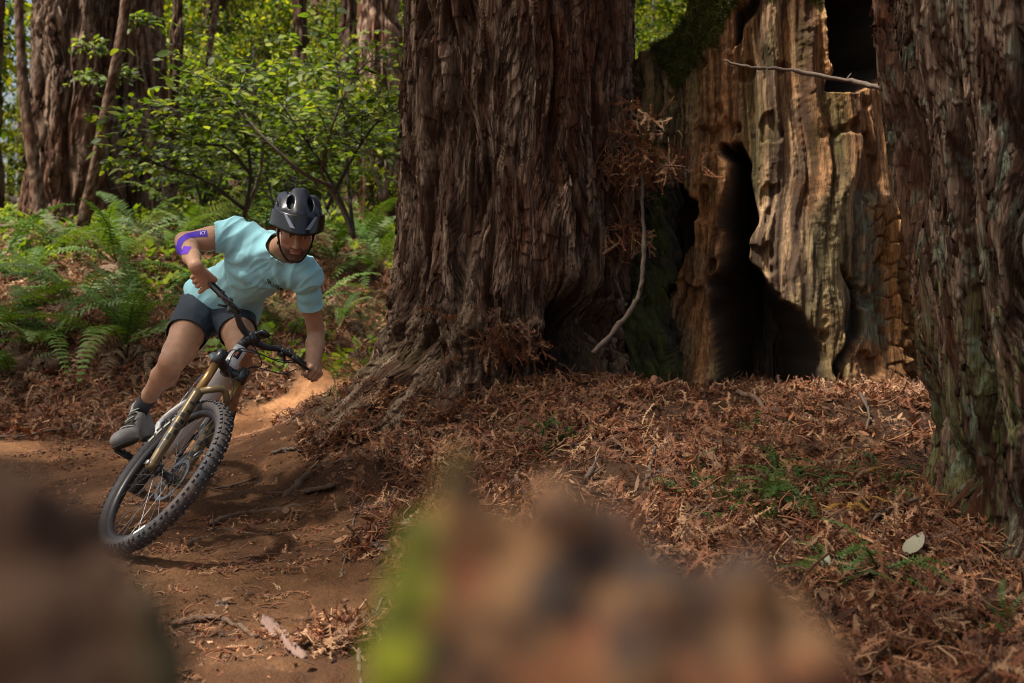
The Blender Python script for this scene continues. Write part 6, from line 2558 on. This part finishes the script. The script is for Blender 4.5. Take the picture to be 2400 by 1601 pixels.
# bark slabs lying on the dirt
for i, (u0, v0, u1, v1, w, lab, m) in enumerate([
        (604, 1428, 655, 1480, .038, 'split pale pinkish bark slab lying in the dirt, upper half of the broken pair', M_pinkwood),
        (650, 1475, 700, 1522, .030, 'split pale pinkish bark slab lying in the dirt, lower half of the broken pair', M_pinkwood),
        (850, 1243, 925, 1290, .060, 'weathered grey bark slab left of the green mossy wood', M_wood),
        (700, 1135, 770, 1120, .07, 'flat dark slab half buried right of the rider', M_root),
        (500, 1392, 520, 1404, .03, 'small grey chip in the dirt', M_wood)]):
    a, b = gp(u0, v0), gp(u1, v1)
    d = b - a
    Lg = np.linalg.norm(d)
    y_ = d / Lg
    x_ = nrm(np.cross(y_, [0, 0, 1.]))
    z_ = np.cross(x_, y_)
    nr, nc = 14, 7
    V = []
    r = np.random.default_rng(i + 70)
    wv = 1 + .25 * (np.array([vn(k * .7, i, 0) for k in range(nr)]) - .5) * 2
    for s in (1, -1):
        for k in range(nr):
            t = k / (nr - 1)
            tap = min(1, .35 + 3 * min(t, 1 - t))
            for j in range(nc):
                q = j / (nc - 1) - .5
                V.append(a + y_ * Lg * t + x_ * q * w * wv[k] * tap + z_ * (.016 + (.006 * s) - .02 * q * q + .004 * r.normal() * (s > 0)))
    F = np.vstack([gridf(nc, nr), gridf(nc, nr, off=nr * nc)[:, ::-1]])
    per = [j for j in range(nc)] + [k * nc + nc - 1 for k in range(1, nr)] + [(nr - 1) * nc + j for j in range(nc - 2, -1, -1)] + [k * nc for k in range(nr - 2, 0, -1)]
    side = [[per[k], per[(k + 1) % len(per)], per[(k + 1) % len(per)] + nr * nc, per[k] + nr * nc][::-1] for k in range(len(per))]
    o = obj('bark_slab', np.array(V), np.vstack([F, np.array(side)]), m, None, origin=a)
    tag(o, lab, 'bark')

# fallen broad leaves
M_fl = mat('fallen_leaf_skin', rcol=[(.20, .15, .11), (.14, .18, .11), (.23, .175, .115), (.24, .13, .07)], rough=.55)
FL_ = [leafmesh('fallen_leaf', M_fl, 1.0, .48, 5, .2, b_) for b_ in (-.15, .1, .3)]
LEAVES = [
    (2080, 1300, .125, 'big pale grey green leaf lying on the litter beside the right trunk'),
    (1325, 897, .085, 'pale green leaf on the crest of the litter below the great redwood'),
    (1915, 1048, .07, 'pale leaf with curled edge in the litter below the stump'),
    (1620, 1155, .07, 'grey leaf left of the green sprays on the slope'),
    (655, 1190, .07, 'olive dry leaf on the dirt right of the tyre'),
    (262, 872, .10, 'pale leaf on the dark bank left of the rider\'s knee'),
    (300, 962, .14, 'large tan leaf on the ground above the grey shoe'),
    (795, 948, .10, 'tan leaf on the root at the edge of the trail'),
    (735, 988, .10, 'brown leaf on the bright trail patch'),
    (1030, 975, .08, 'whitish leaf on the litter at the foot of the great root'),
    (780, 1010, .07, 'small brown leaf on the trail edge below the others'),
    (930, 1225, .08, 'tan leaf caught beside the green mossy wood'),
    (1885, 1330, .07, 'beige leaf upright in the litter right of the foreground wood'),
    (60, 690, .16, 'pinkish dry leaf among the ferns at the left edge'),
    (510, 1395, .06, 'grey white leaf fragment on the dirt, lower middle'),
    (725, 1545, .06, 'small white leaf fragment near the split bark'),
    (1860, 960, .06, 'small pale leaf halfway up the litter'),
    (2015, 1330, .06, 'faded green leaf left of the big pale one'),
]
rl = np.random.default_rng(9)
for i, (u, v, s_, lab) in enumerate(LEAVES):
    g = gp(u, v)
    M = Matrix.Translation(Vector(g) + Vector((0, 0, .02 if s_ < .09 else .035))) @ Matrix.Rotation(rl.uniform(0, 6.28), 4, 'Z') @ Matrix.Rotation(rl.uniform(.2, .6), 4, 'X') @ Matrix.Scale(s_, 4)
    tag(inst('fallen_leaf', FL_[i % 3], None, M), lab, 'leaf', 'fallen leaves')

# green and yellow sprays growing on the slope
M_spray = mat('green_spray', rcol=[(.035, .085, .015), (.06, .13, .02), (.09, .17, .03)], rough=.5, transl=.3)
M_yel = mat('yellow_spray', (.38, .22, .03), rough=.6, transl=.2)


def spraymesh(seed, m, L=.16):
    r = np.random.default_rng(seed)
    parts = []
    for k in range(r.integers(5, 9)):
        a = r.uniform(0, 6.28)
        el_ = r.uniform(.15, .9)
        d = np.array([math.cos(a), math.sin(a), el_])
        q = smoothpath([(0, 0, 0), d * L * .5 + [0, 0, .01], d * L * [1, 1, .55]], 9)
        parts.append(tube(q, np.linspace(.0018, .0008, 9), 4, False))
        T = np.gradient(q, axis=0)
        PV, PF = [], []
        for i in range(1, 9):
            for sgn in (-1, 1):
                t_ = nrm(T[i])
                sd = nrm(np.cross(t_, [0, 0, 1.])) * sgn
                for h in (0, .5):
                    c = q[i] - T[i] * h
                    ln = L * .17 * (1 - .5 * i / 9)
                    dr = nrm(sd + t_ * .5 + [0, 0, r.uniform(-.2, .2)])
                    w = t_ * .0022
                    b = len(PV)
                    PV += [c - w, c + w, c + dr * ln]
                    PF.append([b, b + 1, b + 2])
        parts.append((np.array(PV), [np.array(PF)]))
    V, F, _ = join([p[:2] for p in parts])
    return mesh('spray', V, F, m)


SPR = [spraymesh(i, M_spray) for i in range(5)]
SPY = spraymesh(9, M_yel)
for i, (u, v, s_, k, lab) in enumerate([
        (1740, 1000, 1.1, 4, 'dark green redwood sprays in the litter just below the stump hollow'),
        (1780, 1110, 1.4, 5, 'bright green sprays in the middle of the litter slope'),
        (1860, 1150, 1.2, 4, 'green sprays right of the brightest clump on the slope'),
        (1690, 1175, 1.2, 4, 'green grey sprays left in the clump on the slope'),
        (1745, 1215, 1.3, 6, 'dark sprays at the bottom of the clump on the slope'),
        (1245, 1030, 1.3, 4, 'small dark green spray in the litter below the great redwood'),
        (2000, 1330, 1.3, 3, 'faded sprays near the big pale leaf'),
        (2010, 1125, 1.2, 3, 'blue green sprig beside the yellow one'),
        (790, 930, 1.4, 4, 'spindly green seedling on the trail edge below the left hand'),
        (940, 840, 1.0, 3, 'tiny green sprig on the swollen root'),
        (860, 800, 1.3, 3, 'light green sprig at the left edge of the great root'),
        (2230, 1425, .8, 2, 'tiny green sprout at the foot of the right trunk')]):
    g = gp(u, v)
    t = empty('green_sprays', g)
    tag(t, lab, 'plant')
    for j in range(k):
        M = Matrix.Translation(Vector(g) + Vector((rl.normal() * .08 * s_, rl.normal() * .08 * s_, .01))) @ Matrix.Rotation(rl.uniform(0, 6.28), 4, 'Z') @ Matrix.Rotation(rl.normal() * .4, 4, 'X') @ Matrix.Scale(s_ * rl.uniform(.5, 1.0), 4)
        o = inst('spray', SPR[rl.integers(5)], t, M)
        z = ground(np.array([M.translation.x]), np.array([M.translation.y]))[0]
        o.location.z = z - g[2] + .012
for u, v, lab in ((2055, 1115, 'yellow dying sprig on the litter left of the right trunk'), (1215, 1150, 'yellow sprig just above the foreground wood'), (1950, 1180, 'long yellow sprig below the other one')):
    g = gp(u, v)
    tag(inst('yellow_sprig', SPY, None, Matrix.Translation(Vector(g) + Vector((0, 0, .02))) @ Matrix.Rotation(rl.uniform(0, 6), 4, 'Z') @ Matrix.Scale(.95, 4)), lab, 'plant')

# thin upright shoots by the trail edge
for i, (pts, lab, gcol_) in enumerate([
        ([(776, 965), (772, 900), (762, 850)], 'thin bright green shoot beside the left fist', (.14, .20, .03)),
        ([(828, 880), (826, 830), (820, 780)], 'dark thin stalk at the left of the great root', (.03, .025, .02)),
        ([(872, 860), (872, 810), (868, 795)], 'yellow green shoot in front of the great root', (.16, .22, .04)),
        ([(800, 960), (790, 935), (755, 915)], 'dark bare seedling twig over the trail edge', (.03, .03, .02))]):
    g = gp(*pts[0])
    d = np.linalg.norm(g - CAM)
    q = smoothpath([g] + [PD(a, b, d * .99) for a, b in pts[1:]], 14)
    parts = [tube(q, np.linspace(.0035, .0015, 14), 5)]
    for k in range(3, 13):
        a = rl.uniform(0, 6.28)
        e = q[k] + np.array([math.cos(a), math.sin(a) * .5, rl.uniform(0, .8)]) * rl.uniform(.03, .07)
        parts.append(tube([q[k], (q[k] + e) / 2 + [0, 0, .004], e], [.0018, .0015, .001], 4))
    V, F, _ = join(parts)
    tag(obj('seedling', V, F, mat('shoot%d' % i, gcol_, rough=.6), None, origin=g), lab, 'plant')

# brown twig tangle caught between tree and stump
pts, e, sc_, ix = [], [], [], []
for (u, v, d, su, sv_, n) in ((1465, 330, 5.75, 38, 45, 80), (1430, 385, 5.72, 35, 18, 50), (1520, 385, 5.8, 40, 22, 50), (1440, 540, 5.8, 22, 25, 26), (1175, 790, 5.42, 40, 22, 40), (1110, 775, 5.4, 35, 22, 40), (1180, 800, 5.42, 30, 20, 26)):
    for k in range(n):
        pts.append(PD(u + rl.normal() * su, v + rl.normal() * sv_, d + rl.normal() * .05))
        e.append((rl.normal() * 1.2, rl.normal() * 1.2, rl.uniform(0, 6.28)))
        sc_.append(rl.uniform(.8, 1.7))
        ix.append(rl.integers(0, 18))
o = scatter('twig_tangle', np.array(pts), np.array(e), sc_, ix, C_lit)
tag(o, 'tangles of dry redwood twigs caught on the great redwood and above the mossy slab', None, None, 'stuff')
# litter draped on the great root
n = 5200
a = rl.uniform(math.radians(180), math.radians(300), n)
z = rl.uniform(.12, .62, n)
p = TC.xyz(a, z, r_centre(a, z) + .02)
gk = p[:, 2] > ground(p[:, 0], p[:, 1], False) - .02
k = gk & (rl.random(n) < sst(-z, -.60, -.30))
p = p[k]
o = scatter('root_litter', p, rl.normal(0, .6, (len(p), 3)) + np.c_[np.zeros(len(p)), np.zeros(len(p)), rl.uniform(0, 6, len(p))], rl.uniform(.5, 1.1, len(p)), rl.integers(0, 24, len(p)), C_lit)
tag(o, 'needle litter lodged on the spreading root of the great redwood', None, None, 'stuff')

# clods, pebbles and bark crumbs on the dirt
M_clod = mat('soil_clod', rcol=[(.19, .075, .034), (.10, .040, .020), (.28, .13, .06), (.11, .055, .03), (.045, .025, .016)], rough=.95, bump=.5, bscale=60, bdist=.004)
cl = []
for k in range(5):
    r = np.random.default_rng(k + 900)
    th_, ph_ = np.meshgrid(np.linspace(0, math.pi, 6), np.linspace(0, 2 * math.pi, 8)[:-1])
    ev = np.stack([np.sin(th_) * np.cos(ph_), np.sin(th_) * np.sin(ph_), np.cos(th_) * .6], -1).reshape(-1, 3)
    ev = ev * (.7 + .6 * r.random((len(ev), 1))) * .01 * r.uniform(.7, 1.4, 3)
    idx = np.arange(7 * 6).reshape(7, 6)
    cl.append(mesh('clod', ev, np.array([[idx[i, j], idx[(i + 1) % 7, j], idx[(i + 1) % 7, j + 1], idx[i, j + 1]] for i in range(7) for j in range(5)]), M_clod, smooth=False))
C_clod = srccoll('clod_source', cl)
n = 26000
x, y = rl.uniform(-3.4, 1.0, n), rl.uniform(2.3, 7.6, n)
k = (trailmask(x, y) > .3) & (rl.random(n) < .15 + .85 * sst(fbm(x * 2.5, y * 2.5, 0, 3, 950), .42, .62))
x, y = x[k], y[k]
o = scatter('dirt_clods', np.c_[x, y, ground(x, y) + .002], rl.uniform(0, 6.28, (len(x), 3)), .25 + 1.3 * rl.random(len(x)) ** 4, rl.integers(0, 5, len(x)), C_clod)
tag(o, 'clods and crumbs of red brown soil loose on the trail', None, None, 'stuff')

# moss tufts on the stump shoulder and slab
M_moss = mat('moss', rcol=[(.05, .07, .012), (.09, .11, .02), (.13, .14, .03)], rough=.8, transl=.2)
mt = []
for k in range(4):
    r = np.random.default_rng(k)
    V, F = [], []
    for j in range(12):
        d = nrm(r.normal(0, 1, 3) + [0, 0, .6]) * r.uniform(.012, .028)
        s = nrm(np.cross(d, r.normal(0, 1, 3))) * .002
        b = len(V)
        V += [s, -s, d * .6 - s * .8, d, d * .6 + s * .8]
        F.append([b, b + 1, b + 2, b + 4])
        F.append([b + 4, b + 2, b + 3, b + 3])
    q = np.array([f for f in F if f[2] != f[3]])
    t3 = np.array([f[:3] for f in F if f[2] == f[3]])
    mt.append(mesh('moss_tuft', np.array(V), [q, t3], M_moss))
C_moss = srccoll('moss_source', mt)
k = np.where((STT > .45) & (np.abs(wrap(thf - faceS)) < 1.7) & (STM < .2))[0]
k = rl.choice(k, 9000)
p = Vs[k] + rl.normal(0, .006, (len(k), 3))
o = scatter('stump_moss', p, rl.uniform(-1.5, 1.5, (len(p), 3)), rl.uniform(.6, 1.6, len(p)), rl.integers(0, 4, len(p)), C_moss)
tag(o, 'green moss cushion on the upper left shoulder of the hollow stump', None, None, 'stuff')

# ================================================================ BLURRED WOOD CLOSE TO THE LENS
M_fg = mat('near_wood', attr=True, rough=.85, bump=.5, bscale=160, bdist=.003)


def nearwood(name, label, d, blobs, colfn, seed):
    k = d / FPX
    pts = [PD(u, v, d) for u, v, *_ in blobs]
    lo_ = np.min(pts, 0) - .07
    hi_ = np.max(pts, 0) + .05
    lo_[2] = .46
    D = Sdf(lo_, hi_, .0025)
    for (u, v, r, dd) in blobs:
        c = PD(u, v, d + dd)
        D.chain([c, c + np.array([0, 0, -.06]), np.array([c[0], c[1] + .01, .44])], [r * k, r * k * 1.15, r * k * 1.35], .006)
    X = D.coords()
    D.F += ((fbm(X[0] * 80, X[1] * 80, X[2] * 26, 3, seed) - .5) * .011).astype(np.float32)
    V, Q = D.surf(1)
    col = colfn(V)
    o = obj(name, V, Q, M_fg, None, col=col, origin=(pts[0][0], pts[0][1], .45))
    return tag(o, label, 'dead wood')


def c_main(V):
    u, v, _ = proj(V)
    u, v = u / KD, v / KD
    n = fbm(u / 85, v / 85, 3, 3, 801)[:, None]
    m = fbm(u / 120, v / 120, 9, 2, 802)[:, None]
    c = np.array([.085, .040, .020]) * (1 - sst(n, .35, .6)) + np.array([.22, .112, .046]) * sst(n, .35, .6)
    o = sst(m, .52, .66)
    c = c * (1 - o * .7) + np.array([.28, .10, .04]) * o * .7
    dk = sst(fbm(u / 100, v / 100, 20, 2, 803), .58, .7)[:, None]
    c = c * (1 - dk * .8) + np.array([.03, .022, .018]) * dk * .8
    g = sst(-(u - 1005 - (v - 1200) * -.12 + 60 * (m[:, 0] - .5)), -50, 40)[:, None]
    gc = np.array([.25, .27, .010]) * (.35 + 1.1 * sst(n, .3, .7))
    return c * (1 - g) + gc * g


nearwood('broken_wood', 'blurred broken wood close up with bright green moss on its left side', .30, [
    (1052, 1040, 34, 0), (1048, 1120, 48, .005), (950, 1230, 45, 0), (945, 1330, 70, 0), (930, 1500, 85, 0), (985, 1250, 60, 0), (1140, 1240, 90, .01), (1290, 1190, 80, 0), (1390, 1235, 90, .01), (1230, 1400, 140, 0),
    (1480, 1370, 95, 0), (1600, 1400, 85, 0), (1720, 1325, 66, 0), (1790, 1430, 75, .01), (1850, 1520, 75, 0), (1400, 1550, 180, 0), (1650, 1580, 160, 0), (1100, 1560, 160, .01)], c_main, 811)


def c_left(V):
    u, v, _ = proj(V)
    u, v = u / KD, v / KD
    n = fbm(u / 150, v / 110, 3, 3, 821)[:, None]
    band = np.exp(-((v - 1380 - u * .1) / 120) ** 2)[:, None]
    c = np.array([.055, .023, .009]) * (.6 + .8 * n)
    c = c * (1 - band * .6) + np.array([.12, .062, .032]) * band * .6
    g = sst(u, 250, 370)[:, None] * sst(v, 1200, 1300)[:, None] * .6
    return c * (1 - g) + np.array([.10, .085, .035]) * g


nearwood('broken_wood', 'blurred dark brown wood close up in the lower left corner', .29, [
    (-60, 1130, 90, 0), (40, 1165, 90, 0), (145, 1225, 85, .01), (250, 1320, 75, 0), (315, 1410, 75, 0), (345, 1540, 85, 0), (100, 1450, 170, 0), (200, 1600, 170, 0), (-50, 1400, 150, 0)], c_left, 831)
